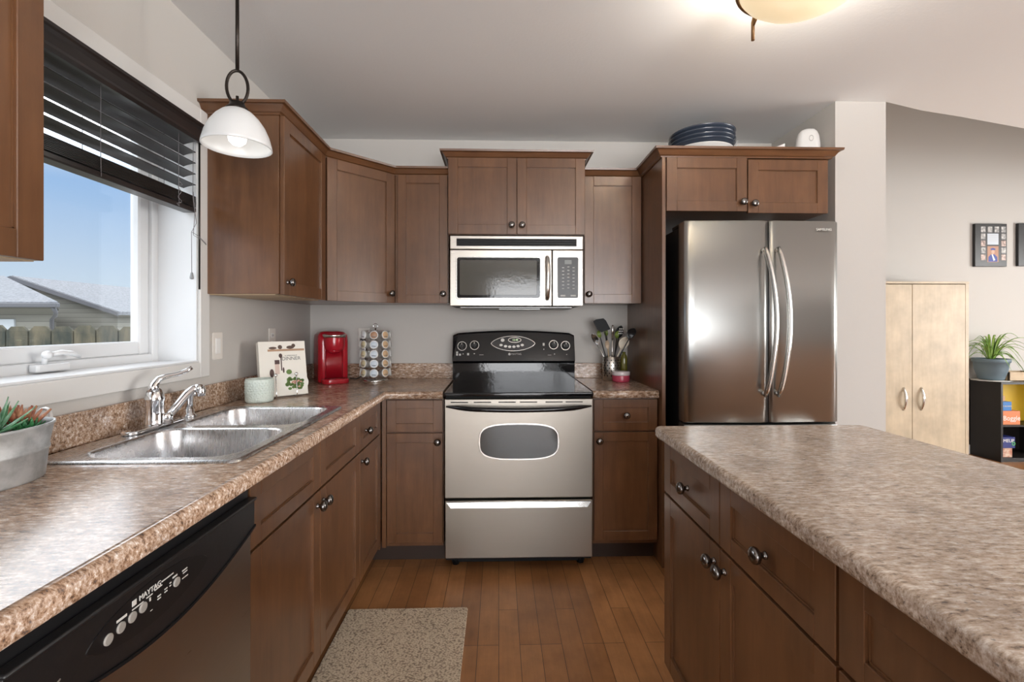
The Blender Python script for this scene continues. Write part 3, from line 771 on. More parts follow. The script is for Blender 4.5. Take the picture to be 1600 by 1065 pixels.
m = MB(T=fd); m.box(.004, DWW-.004, .838, .866, -.045, -.012); m.box(.004, DWW-.004, .834, .841, -.01, .012, .003, 2); m.build('grip', BLACKP, cpn)
m = MB(T=fd); m.prism(eye(.262, .786, .142, .037), .005, .0072, .001); m.build('button_island', M('panel_oval', (.006, .006, .007), .4), cpn)
GREYB = M('grey_button', (.36, .34, .31), .4)
for u, v in ((.158, .782), (.182, .785), (.205, .787), (.228, .789), (.310, .787)):
    m = MB(T=fd); m.lathe([(.0085, 0), (.0085, .0025), (.007, .0035)], (u, v, .0065), n=20)
    m.build('button', GREYB, cpn)
text('brand_mark', 'MAYTAG', .0125, fd @ Matrix.Translation((.245, .8075, .0076)), PRINTW, cpn)
m = MB(T=fd); m.box(.205, .214, .803, .812, .0066, .0078)
for u, v, a, b_ in ((.272, .8065, .030, .0022), (.205, .797, .024, .002), (.236, .7985, .014, .002), (.255, .801, .018, .002), (.174, .796, .020, .004), (.262, .786, .008, .0022), (.262, .781, .008, .0022), (.279, .789, .007, .002), (.279, .784, .007, .002), (.292, .793, .004, .002), (.292, .788, .004, .002), (.300, .798, .012, .003), (.326, .797, .014, .0022), (.328, .792, .012, .0022), (.326, .783, .016, .0018), (.243, .790, .003, .006), (.245, .772, .005, .001)):
    m.box(u, u+a, v, v+b_, .0066, .0078)
m.build('panel_print', PRINTW, cpn)
m = MB(T=fd)
for u in (.03, .065): m.tube([(u-.012, .770, .006), (u, .774, .008), (u+.016, .780, .006)], [.001, .0025, .001], 8)
m.build('vent_marks', PRINTG, cpn)
MB().box(DX-.10, DX-.09, DY0, DY1, .0, .11).build('toe_kick', BLACKM, dw)

# ================================================================== SINK + TAP
sk = thing('kitchen_sink', 'stainless double bowl drop-in sink set into the left counter', 'sink', (-.91, 1.6, .916))
OX0, OX1, OY0, OY1 = -1.172, -.650, 1.195, 2.0
B = [(-1.085, -.690, 1.235, 1.572), (-1.085, -.690, 1.622, 1.962)]
bm = bmesh.new()
def loop(pts):
    v = [bm.verts.new(p) for p in pts]; return [bm.edges.new((v[i], v[(i+1) % len(v)])) for i in range(len(v))]
ed = loop(rrect(OX0+.008, OX1-.008, OY0+.008, OY1-.008, .022, 6, .9215))
for x0, x1, y0, y1 in B: ed += loop(rrect(x0-.006, x1+.006, y0-.006, y1+.006, .075, 8, .9215))
bmesh.ops.triangle_fill(bm, use_beauty=True, edges=ed)
s_ = MB(); s_.bm.free(); s_.bm = bm
s_.rings([rrect(OX0+.008, OX1-.008, OY0+.008, OY1-.008, .022, 6, .9215), rrect(OX0+.003, OX1-.003, OY0+.003, OY1-.003, .027, 6, .9205), rrect(OX0, OX1, OY0, OY1, .03, 6, .9145)], False, False)
s_.build('rim', SINKS, sk)
for x0, x1, y0, y1 in B:
    m = MB(); R = []
    for ins, z, r in ((-.006, .9215, .075), (-.002, .9205, .072), (0, .915, .070), (.006, .83, .068), (.012, .765, .07), (.03, .745, .07), (.07, .738, .06), (.15, .735, .01)):
        R.append(rrect(x0+ins, x1-ins, y0+ins, y1-ins, r, 8, z))
    m.rings(R, False, True)
    bw = m.build('bowl', SINKS, sk)
    for p in bw.data.polygons: p.flip() if False else None
    MB().lathe([(.042, .7365), (.038, .738), (.02, .7375), (.001, .737)], ((x0+x1)/2, (y0+y1)/2, 0), n=24).build('drain', CHROME, bw)
fc = thing('faucet', 'chrome single lever kitchen faucet behind the sink bowls', 'faucet', (-1.13, 1.585, .9215))
m = MB(); m.slab(-.026, .026, -.125, .125, 0, .012, .025, .005); m.build('deck_plate', CHROME, fc, False)
m = MB(); m.lathe([(.030, .012), (.027, .018), (.0255, .085), (.028, .090), (.028, .096), (.025, .112), (.018, .126), (.010, .134), (.001, .136)], n=28); m.build('body', CHROME, fc, False)
m = MB(); m.tube([(.0, -.006, .118), (-.002, .0, .14), (.004, .012, .158), (.018, .030, .166), (.038, .052, .170), (.056, .072, .180), (.068, .082, .190)], [.020, .013, .010, .0085, .0075, .008, .0065], 12); m.build('lever', CHROME, fc, False)
m = MB(); m.lathe([(.020, 0), (.019, .03), (.015, .036)], (.022, .022, .010), n=20)
m.tube([(.022, .022, .028), (.038, .046, .060), (.056, .072, .098), (.066, .088, .114), (.076, .102, .117)], [.012, .0135, .0135, .013, .013], 14)
m.lathe([(.013, .0), (.015, .006), (.015, .024), (.012, .030), (.012, .034)], (.082, .108, .088), n=18); m.tube([(.070, .095, .116), (.084, .110, .116)], .014, 14)
m.build('spout', CHROME, fc, False)
sp = thing('side_sprayer', 'chrome side sprayer standing beside the faucet', 'sprayer', (-1.142, 1.775, .9215))
m = MB(); m.lathe([(.026, 0), (.024, .006), (.017, .012), (.016, .03)], n=20); m.build('base', CHROME, sp, False)
m = MB(); m.lathe([(.012, .025), (.013, .05), (.015, .074), (.017, .086), (.016, .096), (.010, .104), (.001, .106)], n=20); m.tube([(0, 0, .088), (.018, .016, .082)], [.010, .011], 12); m.build('spray_head', CHROME, sp, False)

# ================================================================== LIGHT FIXTURES
pn = thing('pendant_lamp', 'small pendant lamp with white opal glass shade over the sink', 'pendant lamp', (-.882, 1.62, 2.0))
m = MB(); m.tube([(0, 0, .115), (0, 0, .455)], .006, 10); m.lathe([(.06, .458), (.06, .448), (.02, .436), (.008, .43)], n=24); m.build('rod', BRONZE, pn, False)
m = MB(); pts = [(.032*math.sin(2*PI*k/28)*math.cos(.3), .032*math.sin(2*PI*k/28)*math.sin(.3), .060+.056*math.cos(2*PI*k/28)) for k in range(28)]
m.tube(pts, .0052, 8, closed=True); m.tube([(0, 0, .030), (.001, 0, .0)], .005, 8); m.build('loop', BRONZE, pn, False)
m = MB(); m.lathe([(.006, .012), (.022, .008), (.026, -.004), (.036, -.014), (.037, -.020), (.02, -.021)], n=24); m.build('socket_cap', BRONZE, pn, False)
m = MB(); prof = [(.034, -.018), (.048, -.026), (.066, -.044), (.084, -.070), (.097, -.100), (.105, -.130), (.107, -.142)]
m.lathe(prof+[(.104, -.143), (.101, -.130), (.093, -.100), (.080, -.071), (.062, -.047), (.046, -.031), (.03, -.024)], n=40, cap0=False, cap1=False); m.build('lamp_shade', OPAL, pn, False)
m = MB(); m.lathe([(.012, -.03), (.014, -.06), (.026, -.085), (.030, -.105), (.026, -.124), (.014, -.135), (.001, -.137)], n=20); m.build('bulb', BULB, pn, False)
cl = thing('ceiling_lamp', 'ceiling lamp with warm glowing glass bowl and bronze ring above the island', 'ceiling lamp', (.985, 1.48, 2.362))
m = MB(); R0 = .26
prof = [(.001, -.092), (.05, -.088), (.10, -.074), (.145, -.052), (.18, -.025), (.198, 0), (.202, .018)]
m.lathe(prof, n=48, cap1=False); m.build('glass_bowl', OPALW, cl, False)
m = MB(); pts = [(.205*math.cos(2*PI*k/56), .205*math.sin(2*PI*k/56), .012) for k in range(56)]
m.tube(pts, .0075, 8, closed=True, flat=1.3); m.build('ring', GOLDB, cl, False)
for k in range(3):
    a = math.radians(108+120*k); ca, sa = math.cos(a), math.sin(a)
    m = MB(); m.tube([(.030*ca, .030*sa, .095), (.12*ca, .12*sa, .075), (.20*ca, .20*sa, .03), (.215*ca, .215*sa, -.01), (.215*ca, .215*sa, -.075)], .006, 8)
    m.tube([(.19*ca, .19*sa, .005), (.214*ca, .214*sa, -.025)], .004, 6); m.build('arm', GOLDB, cl, False)
MB().lathe([(.07, .098), (.07, .088), (.04, .08), (.001, .078)], n=28).build('canopy', GOLDB, cl, False)
def point(name, loc, power, col, r):
    d_ = bpy.data.lights.new(name, 'POINT'); d_.energy = power; d_.color = col; d_.shadow_soft_size = r
    o = bpy.data.objects.new(name, d_); C.objects.link(o); o.location = loc
point('ceiling_lamp_light', (.985, 1.48, 2.39), 26, (1, .95, .87), .05)
cl2 = cl.copy(); C.objects.link(cl2); cl2.location = (.9, -1.5, 2.362); cl2['label'] = 'ceiling lamp with glass bowl behind the camera position'
for ch in list(cl.children): q = ch.copy(); C.objects.link(q); q.parent = cl2
point('ceiling_lamp_light', (.9, -1.5, 2.39), 90, (1, .96, .91), .05)
point('pendant_light', (-.882, 1.62, 1.845), .12, (1, .93, .85), .03)

# ================================================================== ELECTRICAL
def plate(name, label, cat, fr, w_, h_, kind):
    t = thing(name, label, cat, tuple(fr.translation))
    m = MB(T=fr); m.slab(-w_/2, w_/2, -h_/2, h_/2, 0, .005, .006, .002); m.build('cover_plate', ALMOND, t)
    m = MB(T=fr)
    if kind == 'rocker': m.slab(-.0165, .0165, -.033, .033, .004, .008, .003, .001)
    else:
        m.slab(-.0165, .0165, .007, .034, .004, .007, .008, .001); m.slab(-.0165, .0165, -.034, -.007, .004, .007, .008, .001)
    f_ = m.build('rocker' if kind == 'rocker' else 'receptacle', WHITEP, t)
    if kind != 'rocker':
        m = MB(T=fr)
        for v in (.020, -.020): m.box(-.008, -.005, v-.004, v+.006, .0068, .0073); m.box(.005, .008, v-.004, v+.006, .0068, .0073)
        m.build('slots', BLACKM, f_)
    return t
plate('light_switch', 'almond rocker light switch on the wall right of the window', 'light switch', frame((XL, 2.073, 1.168), (0, 1, 0), (1, 0, 0)), .072, .118, 'rocker')
plate('wall_outlet', 'almond outlet plate partly hidden behind the cookbook', 'outlet', frame((XL, 2.565, 1.182), (0, 1, 0), (1, 0, 0)), .072, .118, 'o')
plate('wall_outlet', 'almond outlet plate with a black plug, left of the coffee pod carousel', 'outlet', frame((-.872, YB, 1.178), (1, 0, 0), (0, -1, 0)), .075, .120, 'o')

# ================================================================== COUNTER ITEMS
# candle by the sink
MINT = M('mint_glass', (.66, .74, .68), .25, spec=.6, bump=(140, .5))
cd = thing('candle_jar', 'pale mint textured glass candle jar behind the sink', 'candle', (-1.075, 2.155, .914))
m = MB(); m.lathe([(.050, 0), (.056, .004), (.058, .012), (.058, .098), (.056, .104), (.052, .104), (.052, .086)], n=36, cap1=False); m.build('jar', MINT, cd, False)
m = MB(); m.lathe([(.052, .08), (.052, .086), (.001, .086)], n=30); m.tube([(0, 0, .086), (0, 0, .096)], .001, 6); m.build('wax', M('wax_cream', (.75, .78, .72), .5), cd, False)
m = MB()
for r_ in range(5):
    for k in range(28):
        a = 2*PI*(k+.5*(r_ % 2))/28; x, y, z = .0582*math.cos(a), .0582*math.sin(a), .045+r_*.011
        m._add([(x*1.0, y*1.0, z-.006), (x-math.sin(a)*.005, y+math.cos(a)*.005, z), (x*1.0, y*1.0, z+.006), (x+math.sin(a)*.005, y-math.cos(a)*.005, z), (x*1.04, y*1.04, z)], [(0, 1, 4), (1, 2, 4), (2, 3, 4), (3, 0, 4)])
m.build('diamond_pattern', MINT, cd, False)

# cookbook and its stand
ang = math.atan2(.135, .150)
bs = thing('book_stand', 'chrome wire book stand holding the cookbook open side back', 'book stand', (-1.045, 2.315, .914), ang)
bs['label'] = 'chrome wire stand with two ball-tipped prongs holding up the cookbook'
m = MB()
for x in (-.045, .048):
    m.tube([(x, .10, .002), (x, -.045, .003), (x, -.058, .006), (x, -.058, .02), (x, -.046, .10)], .0022, 8); m.tube([(x, .0, .003), (x*.9, .075, .19)], .0022, 8)
m.tube([(-.045, .10, .003), (.048, .10, .003)], .0022, 8); m.tube([(-.041, .075, .19), (.043, .075, .19)], .0022, 8)
m.build('wire_frame', CHROME, bs, False)
for x in (-.045, .048): MB().lathe([(.0085*math.sin(PI*k/10), -.0085*math.cos(PI*k/10)) for k in range(11)], (x, -.045, .108), n=16).build('ball_tip', CHROME, bs, False)
bk = thing('cookbook', 'white cookbook with dinner salad photo on its cover, leaning on a wire stand', 'book', (-1.045, 2.315, .914), ang)
tl = Matrix.Translation((0, -.044, .008)) @ Matrix.Rotation(-.20, 4, 'X')
m = MB(T=tl); m.box(-.105, .105, -.002, .001, 0, .262, .0008); m.box(-.105, .105, .030, .033, 0, .262, .0008); m.box(-.108, -.104, -.002, .033, 0, .262, .001); m.build('hard_cover', M('book_cover', (.80, .77, .70), .35), bk, False)
m = MB(T=tl); m.box(-.103, .101, .001, .030, .003, .259); m.build('pages', M('book_pages', (.82, .80, .76), .7), bk, False)
fk = tl @ frame((0, -.0022, 0), (1, 0, 0), (0, -1, 0))
def flat_print(name, parent, fr, rects, mat, n=.0003, world=False):
    m = MB(T=fr)
    for r_ in rects:
        if len(r_) == 4 and not isinstance(r_[0], tuple): m.box(r_[0], r_[1], r_[2], r_[3], 0, n)
        else: m.prism(list(r_), 0, n)
    return m.build(name, mat, parent, world)
def disc(cx, cy, rx, ry, n=18): return tuple((cx+rx*math.cos(2*PI*k/n), cy+ry*math.sin(2*PI*k/n)) for k in range(n))
flat_print('shelf_picture', bk, fk, [(-.068, .100, .214, .224)], M('print_wood', (.42, .26, .16), .5))
flat_print('shelf_dishes', bk, fk, [disc(-.045, .230, .018, .006), disc(-.012, .234, .010, .010), disc(.035, .232, .018, .008), disc(.05, .240, .009, .009)], M('print_brown', (.10, .06, .045), .5))
flat_print('utensil_picture', bk, fk, [disc(-.012, .192, .008, .011), (-.040, -.018, .152, .172), disc(-.055, .110, .010, .020), (-.013, -.008, .12, .185), disc(-.002, .122, .004, .014)], M('print_darkbrown', (.07, .035, .03), .5))
flat_print('crock_picture', bk, fk, [(-.040, -.020, .105, .152)], M('print_pink', (.62, .48, .42), .5))
flat_print('plate_picture', bk, fk, [disc(.048, .058, .062, .048, 30)], M('print_plate', (.80, .78, .72), .5))
gr = [disc(.048+.042*math.cos(a)*r_, .058+.032*math.sin(a)*r_, .009, .007, 7) for a, r_ in [(random.uniform(0, 6.28), random.uniform(.2, 1.05)) for _ in range(38)]]
flat_print('salad_picture', bk, fk, gr+[disc(.022, .112, .013, .012, 14)], M('print_green', (.12, .21, .05), .5), .0006)
flat_print('salad_topping', bk, fk, [disc(.048+.03*math.cos(a)*r_, .058+.024*math.sin(a)*r_, .006, .004, 6) for a, r_ in [(random.uniform(0, 6.28), random.uniform(.0, 1)) for _ in range(14)]], M('print_salmon', (.62, .33, .25), .5), .0009)
PI_INK = M('print_ink', (.14, .15, .15), .5)
text('title', 'DINNER', .024, fk @ Matrix.Translation((.036, .176, .0005)), PI_INK, bk, .0002, world=False)
text('subtitle', 'A WEEKNIGHT', .0085, fk @ Matrix.Translation((.036, .191, .0005)), PI_INK, bk, .0002, world=False)

# coffee maker
km = thing('coffee_maker', 'red single-serve coffee maker in the counter corner', 'coffee maker', (-1.015, 2.905, .914), math.radians(30))
m = MB(); R = []
for z, f_, b_, wd in ((0, -.055, .135, .082), (.01, -.06, .14, .086), (.15, -.062, .138, .086), (.25, -.060, .134, .086), (.285, -.055, .128, .083), (.302, -.030, .105, .070), (.309, -.0, .07, .045)):
    R.append(rrect(-wd, wd, f_, b_, .03, 6, z))
m.rings(R); m.build('body', RED, km, False)
m = MB(); m.lathe([(.050, .195), (.054, .20), (.058, .225), (.060, .285), (.058, .292), (.001, .295)], (0, -.072, 0), n=30); m.lathe([(.030, .180), (.045, .195)], (0, -.072, 0), n=24); m.build('brew_head', RED, km, False)
m = MB(); R = []
for z, s2 in ((.270, 1.0), (.284, 1.03), (.288, 1.0)):
    R.append([(.064*s2*math.cos(PI+PI*k/20), -.068+.066*s2*math.sin(PI+PI*k/20), z) for k in range(21)]+[(.064*s2, -.02, z), (-.064*s2, -.02, z)])
m.rings(R); m.build('lid_band', SATIN, km, False)
m = MB(); m.slab(-.076, .076, -.150, -.045, 0, .028, .045, .006); m.build('drip_base', RED, km, False)
m = MB(); m.slab(-.06, .06, -.138, -.062, .0275, .031, .035, .001); m.build('drip_tray', M('dark_red_tray', (.22, .006, .012), .3), km, False)
m = MB(); m.rings([[(.05*math.cos(PI*k/12), -.056-.0*k, z) for k in range(13)] for z in (.03,)], False, False) if False else None
m = MB(); m.slab(-.050, .050, -.066, -.060, .03, .195, .01, 0); m.build('cup_recess', M('recess_red', (.30, .006, .014), .3), km, False)
m = MB(); m.tube([(-.93+.0, 2.985, .925), (-.90, 3.01, .919), (-.875, 3.03, .93), (-.858, 3.045, .99), (-.848, 3.055, 1.08), (-.846, 3.052, 1.135), (-.850, 3.055, 1.155), (-.868, 3.062, 1.158)], .0035, 8)
cdw = m.build('power_cord', BLACKP); cdw.parent = km; cdw.matrix_parent_inverse = (Matrix.Translation(km.location) @ Matrix.Rotation(km.rotation_euler.z, 4, 'Z')).inverted()
pg = MB().box(-.888, -.856, 3.045, 3.079, 1.146, 1.170, .005, 2).build('plug', BLACKP); pg.parent = cdw

# coffee pod carousel
RXc, RYc = -.757, 2.925
rk = thing('pod_carousel', 'silver wire carousel rack holding coffee pods beside the coffee maker', 'pod rack', (RXc, RYc, .914))
m = MB(); m.lathe([(.072, 0), (.074, .004), (.072, .012), (.066, .015), (.001, .016)], n=36); m.build('base', SATIN, rk, False)
m = MB(); m.tube([(0, 0, .012), (0, 0, .325)], .005, 8); m.tube([(.014*math.sin(2*PI*k/18), 0, .338+.014*math.cos(2*PI*k/18)) for k in range(18)], .0022, 6, closed=True); m.build('pole', CHROME, rk, False)
m = MB()
rows = [.050, .107, .164, .221, .278]
for z in rows+[.310]: m.tube([(.062*math.cos(2*PI*k/28), .062*math.sin(2*PI*k/28), z+.0 if z < .3 else z) for k in range(28)], .0014, 6, closed=True)
for k in range(8):
    a = PI/8+PI/4*k; m.tube([(.062*math.cos(a), .062*math.sin(a), .015), (.062*math.cos(a), .062*math.sin(a), .310), (0, 0, .312)], .0014, 6)
m.build('wire_rings', CHROME, rk, False)
pod0 = None
lidc = {'white': M('lid_white', (.72, .74, .76), .35), 'blue': M('lid_blue', (.60, .68, .76), .35), 'cream': M('lid_cream', (.66, .60, .38), .35), 'tan': M('lid_tan', (.70, .48, .28), .35), 'brown': M('lid_brown', (.45, .26, .16), .35)}
CUP = M('pod_cup', (.70, .69, .66), .4)
me_cup = None
base_a = -PI/2 + math.atan2(-RXc, RYc)*0.6
rown = ['bottom', 'fourth', 'third', 'second', 'top']; coln = ['far left side', 'left', 'centre', 'right', 'far right side']
colr = ['cream', 'cream', 'blue', 'tan', 'white']
pods = {}
def mkpod(color):
    p = thing('coffee_pod', 'x', 'coffee pod', (0, 0, 0))
    m = MB(); m.lathe([(.0185, -.044), (.0195, -.043), (.0235, -.004), (.0255, -.003), (.0255, 0), (.001, 0)], n=22); m.build('cup', CUP, p, False)
    m = MB(); m.lathe([(.0250, 0), (.0245, .0012), (.021, .0014), (.001, .0014)], n=22); m.build('foil_lid', WHITEP, p, False)
    m = MB(); m.lathe([(.0205, .0013), (.0200, .0019), (.001, .0019)], n=20); m.mi = 1
    m._add([(-.012, -.0105, .0024), (.010, -.0125, .0024), (.012, -.009, .0024), (-.011, -.007, .0024)], [(0, 1, 2, 3)])
    m.build('lid_print', [lidc[color], PI_INK], p, False)
    return p
def place(p, loc, rot, label):
    p.location = loc; p.rotation_euler = rot; p['label'] = label; p['group'] = 'coffee pods on the carousel'
for ri, z in enumerate(rows):
    for ci in range(5):
        a = base_a + PI/4*(ci-2)
        col = colr[ci]
        if ci == 2 and ri == 4: col = 'brown'
        if ci == 2 and ri == 3: col = 'blue'
        if ci == 1 and ri == 4: col = 'white'
        if col not in pods: p = mkpod(col); pods[col] = p
        else:
            src = pods[col]; p = src.copy(); C.objects.link(p)
            for ch in src.children: q = ch.copy(); C.objects.link(q); q.parent = p
        d_ = Vector((math.cos(a), math.sin(a), .12)).normalized()
        q = d_.to_track_quat('Z', 'Y').to_euler()
        place(p, (RXc+.090*math.cos(a), RYc+.090*math.sin(a), .914+z+.006), q, '%s-lidded coffee pod, %s row, %s of the carousel' % (col, rown[ri], coln[ci]))

# utensil crock
CRX, CRY = .705, 2.945
cr_ = thing('utensil_holder', 'perforated stainless utensil holder on the counter right of the range', 'utensil holder', (CRX, CRY, .914))
m = MB(); m.lathe([(.050, 0), (.054, .003), (.054, .146), (.052, .148), (.0505, .146), (.0505, .006), (.001, .005)], n=40, cap0=True, cap1=False); m.build('cylinder', STEEL, cr_, False)
m = MB()
for r_ in range(7):
    for k in range(14):
        if 4 < k % 14 < 10 and False: continue
        a = 2*PI*(k+.5*(r_ % 2))/14; rr = .0545; z = .03+r_*.016
        ce = Vector((rr*math.cos(a), rr*math.sin(a), z)); tx = Vector((-math.sin(a), math.cos(a), 0))
        m._add([tuple(ce+tx*.0042*math.cos(2*PI*q/8)+Vector((0, 0, .0042*math.sin(2*PI*q/8)))) for q in range(8)], [tuple(range(8))])
m.build('perforations', BLACKM, cr_, False)
def P(px, py, Y=2.95):   # a point on the vertical plane at depth Y, in metres
    return Vector(((px-800)/F*Y*1.0+.0279*Y+((px-800)/F)**2*.0279*Y, Y, CAMZ-(py-507.1)/F*Y))
BASEP = Vector((CRX, CRY, .93))
def utensil(name, label, cat, head, Y, hx, mats, handle_r, build_head, parts=('handle', 'head')):
    t = thing(name, label, cat, (CRX, CRY, .925), 0, 'cooking utensils in the steel holder')
    hp = P(*head, Y); foot = Vector((CRX+hx, CRY+(Y-CRY)*-.35, .93))
    m = MB(); m.tube([foot, foot.lerp(hp, .5), hp], handle_r, 10, flat=.7); m.build(parts[0], mats[0], t)
    m = MB(); build_head(m, hp, (hp-foot).normalized()); o = m.build(parts[1], mats[1], t)
    return t, o
def oval_head(L, W_, T, face=(0, -1, 0), tw=0):
    def f(m, hp, d_):
        n = Vector(face); n = (n-d_*n.dot(d_)).normalized(); s_ = d_.cross(n)
        R = []
        for k in range(13):
            u = k/12; w_ = math.sin(PI*u)**.6 if 0 < u < 1 else .08; cup = -T*1.3*math.sin(PI*u)
            ce = hp+d_*(L*u-.004)-n*cup*-1
            R.append([tuple(ce+s_*W_*w_*math.cos(2*PI*j/14)+n*T*(math.sin(2*PI*j/14)*.35-.6*(1-abs(math.cos(2*PI*j/14))**1.5)*w_)) for j in range(14)])
        m.rings(R)
    return f
UT = 'utensil'
WHITEM = M('cream_silicone', (.76, .69, .58), .4)
utensil('serving_spoon', 'steel serving spoon leaning left in the utensil holder', 'spoon', (934, 539), 2.92, .02, (SATIN, SATIN), .0045, oval_head(.085, .020, .008, (-.7, -1, 0)))
def turner_head(m, hp, d_):
    n = Vector((0, -1, 0)); n = (n-d_*n.dot(d_)).normalized(); s_ = d_.cross(n)
    if s_.x < 0: s_ = -s_
    q = [P(940, 519, 2.93), P(954, 514, 2.93), P(947, 500.5, 2.93), P(943, 497, 2.93), P(932, 498.5, 2.93), P(927, 501.5, 2.93), P(933, 514, 2.93)]
    m._add([tuple(v) for v in q]+[tuple(v+Vector((0, .003, 0))) for v in q], [tuple(range(7)), tuple(range(7, 14))]+[(i, (i+1) % 7, 7+(i+1) % 7, 7+i) for i in range(7)])
utensil('turner', 'black nylon turner spatula, tallest in the utensil holder', 'spatula', (945, 518), 2.93, .01, (BLACKP, BLACKM), .005, turner_head)
utensil('table_knife', 'steel knife handle standing upright in the utensil holder', 'knife', (957, 528), 2.90, .005, (SATIN, SATIN), [.004, .006, .007], lambda m, hp, d_: m.tube([hp-d_*.01, hp+d_*.04, hp+d_*.082], [.007, .0085, .005], 10))
t, o = utensil('slotted_spoon', 'black slotted spoon with round holes in the utensil holder', 'spoon', (967, 527), 2.97, -.01, (BLACKP, BLACKP), .0045, oval_head(.082, .027, .010, (.1, -1, 0)))
m = MB()
hp = P(967, 527, 2.97); foot = Vector((CRX-.01, CRY, .93)); d_ = (hp-foot).normalized()
for k in range(3):
    for j in (-1, 0, 1):
        ce = hp+d_*(.026+k*.015)+Vector((j*.010, -.016, 0)); m._add([tuple(ce+Vector((.0034*math.cos(2*PI*q/8), 0, .0044*math.sin(2*PI*q/8)))) for q in range(8)], [tuple(range(8))])
m.build('holes', PRINTW, o)
utensil('ladle', 'cream silicone spoon leaning right in the utensil holder', 'spoon', (971, 545), 2.92, -.03, (WHITEM, WHITEM), .006, oval_head(.085, .032, .012))
utensil('cooking_spoon', 'black solid spoon leaning furthest right in the utensil holder', 'spoon', (983, 529), 2.86, -.01, (BLACKP, BLACKP), .0045, oval_head(.078, .026, .010))
GREEN = M('green_silicone', (.16, .22, .03), .45)
for hx_, px, py, lab in ((.0, 938, 527, 'green tipped tongs left of the knife in the utensil holder'), (.0, 948, 524, 'green tipped whisk between turner and knife in the utensil holder'), (.0, 964, 528, 'green handled utensil right of the knife in the utensil holder')):
    utensil('tongs' if 'tongs' in lab else ('whisk' if 'whisk' in lab else 'brush'), lab, 'utensil', (px, py), 2.96, hx_, (BLACKP, GREEN), .0045, oval_head(.05, .014, .007))
utensil('wooden_spatula', 'pale wooden spatula in the middle of the utensil holder', 'spatula', (950, 545), 2.91, .0, (PALEWOOD, M('pale_wood_head', (.45, .34, .24), .5)), .005, oval_head(.06, .014, .006))
cj = thing('candle_jar', 'low glass candle jar with pink red wax in front of the utensil holder', 'candle', (.742, 2.855, .914))
m = MB(); m.lathe([(.046, 0), (.052, .004), (.053, .010), (.053, .042), (.052, .044)], n=36, cap1=False); m.build('wax', M('pink_wax', (.42, .05, .09), .25), cj, False)
m = MB(); m.lathe([(.0535, .040), (.0545, .044), (.0545, .060), (.052, .064), (.001, .065)], n=36); m.build('lid', M('jar_rim', (.62, .55, .55), .15, spec=.7), cj, False)
bt = MB(); bt.lathe([(.020, 0), (.022, .004), (.022, .13), (.019, .15), (.010, .162), (.011, .175), (.001, .176)], (.785, 2.945, .914), n=24)
bt = bt.build('oil_bottle', M('olive_glass', (.13, .12, .02), .1, spec=.7)); tag(bt, 'olive green glass bottle behind the pink candle jar', 'bottle')

# succulent tub
GALV = mottled('galvanized', (.33, .34, .34), (.52, .53, .53), 22, .5, .45)
tb = thing('planter_tub', 'oval galvanized metal tub of succulents on the near end of the counter', 'planter', (-1.103, 1.045, .914))
m = MB(); prof = [(.86, 0), (.87, .004), (.92, .060), (.945, .063), (.945, .068), (.93, .071), (1.0, .115), (1.025, .118), (1.025, .123), (.99, .123), (.97, .110), (.90, .075)]
m.lathe([(r_, z) for r_, z in prof], n=48, sx=.088, sy=.128, cap1=False)
m.build('tub', GALV, tb, False)
for sg in (1, -1):
    m = MB(); pts = [(.022*math.cos(PI*k/10), sg*(.124+.012*math.sin(PI*k/10)), .108+.034*math.sin(PI*k/10)) for k in range(11)]
    m.tube(pts, .004, 8); m.build('handle', M('white_handle', (.7, .7, .69), .4, .3), tb, False)
MB().lathe([(.95, .088), (.95, .098), (.001, .102)], n=30, sx=.086, sy=.124).build('soil', M('soil', (.04, .025, .018), .9), tb, False)
PEB = mottled('pebbles', (.18, .11, .07), (.58, .45, .34), 60, .6)
m = MB()
for k in range(330):
    a = random.uniform(0, 2*PI); r_ = math.sqrt(random.random())*.92; x, y = .082*r_*math.cos(a), .118*r_*math.sin(a); s_ = random.uniform(.003, .006)
    m.lathe([(.001, -s_*.6), (s_*.8, -s_*.3), (s_, 0), (s_*.7, s_*.4), (.001, s_*.6)], (-1.103+x, 1.045+y, 1.019+random.uniform(0, .004)), n=7, sx=random.uniform(.8, 1.5))
pe = m.build('pebbles', PEB); tag(pe, 'brown and cream pebbles covering the soil in the galvanized tub', 'pebbles', kind='stuff')
def leaf(m, base, d_, up, L, w_, th=.004, curl=.0, n=7):
    d_ = Vector(d_).normalized(); up = Vector(up); up = (up-d_*up.dot(d_)).normalized(); s_ = d_.cross(up); R = []
    for k in range(n+1):
        u = k/n; ww = w_*(math.sin(PI*min(.98, u*.75+.22)))**1.0*(1-u**4*.9); ce = Vector(base)+d_*L*u+up*curl*L*u*u
        R.append([tuple(ce+s_*ww*math.cos(2*PI*j/8)+up*(th*(1-u*.7))*math.sin(2*PI*j/8)) for j in range(8)])
    m.rings(R)
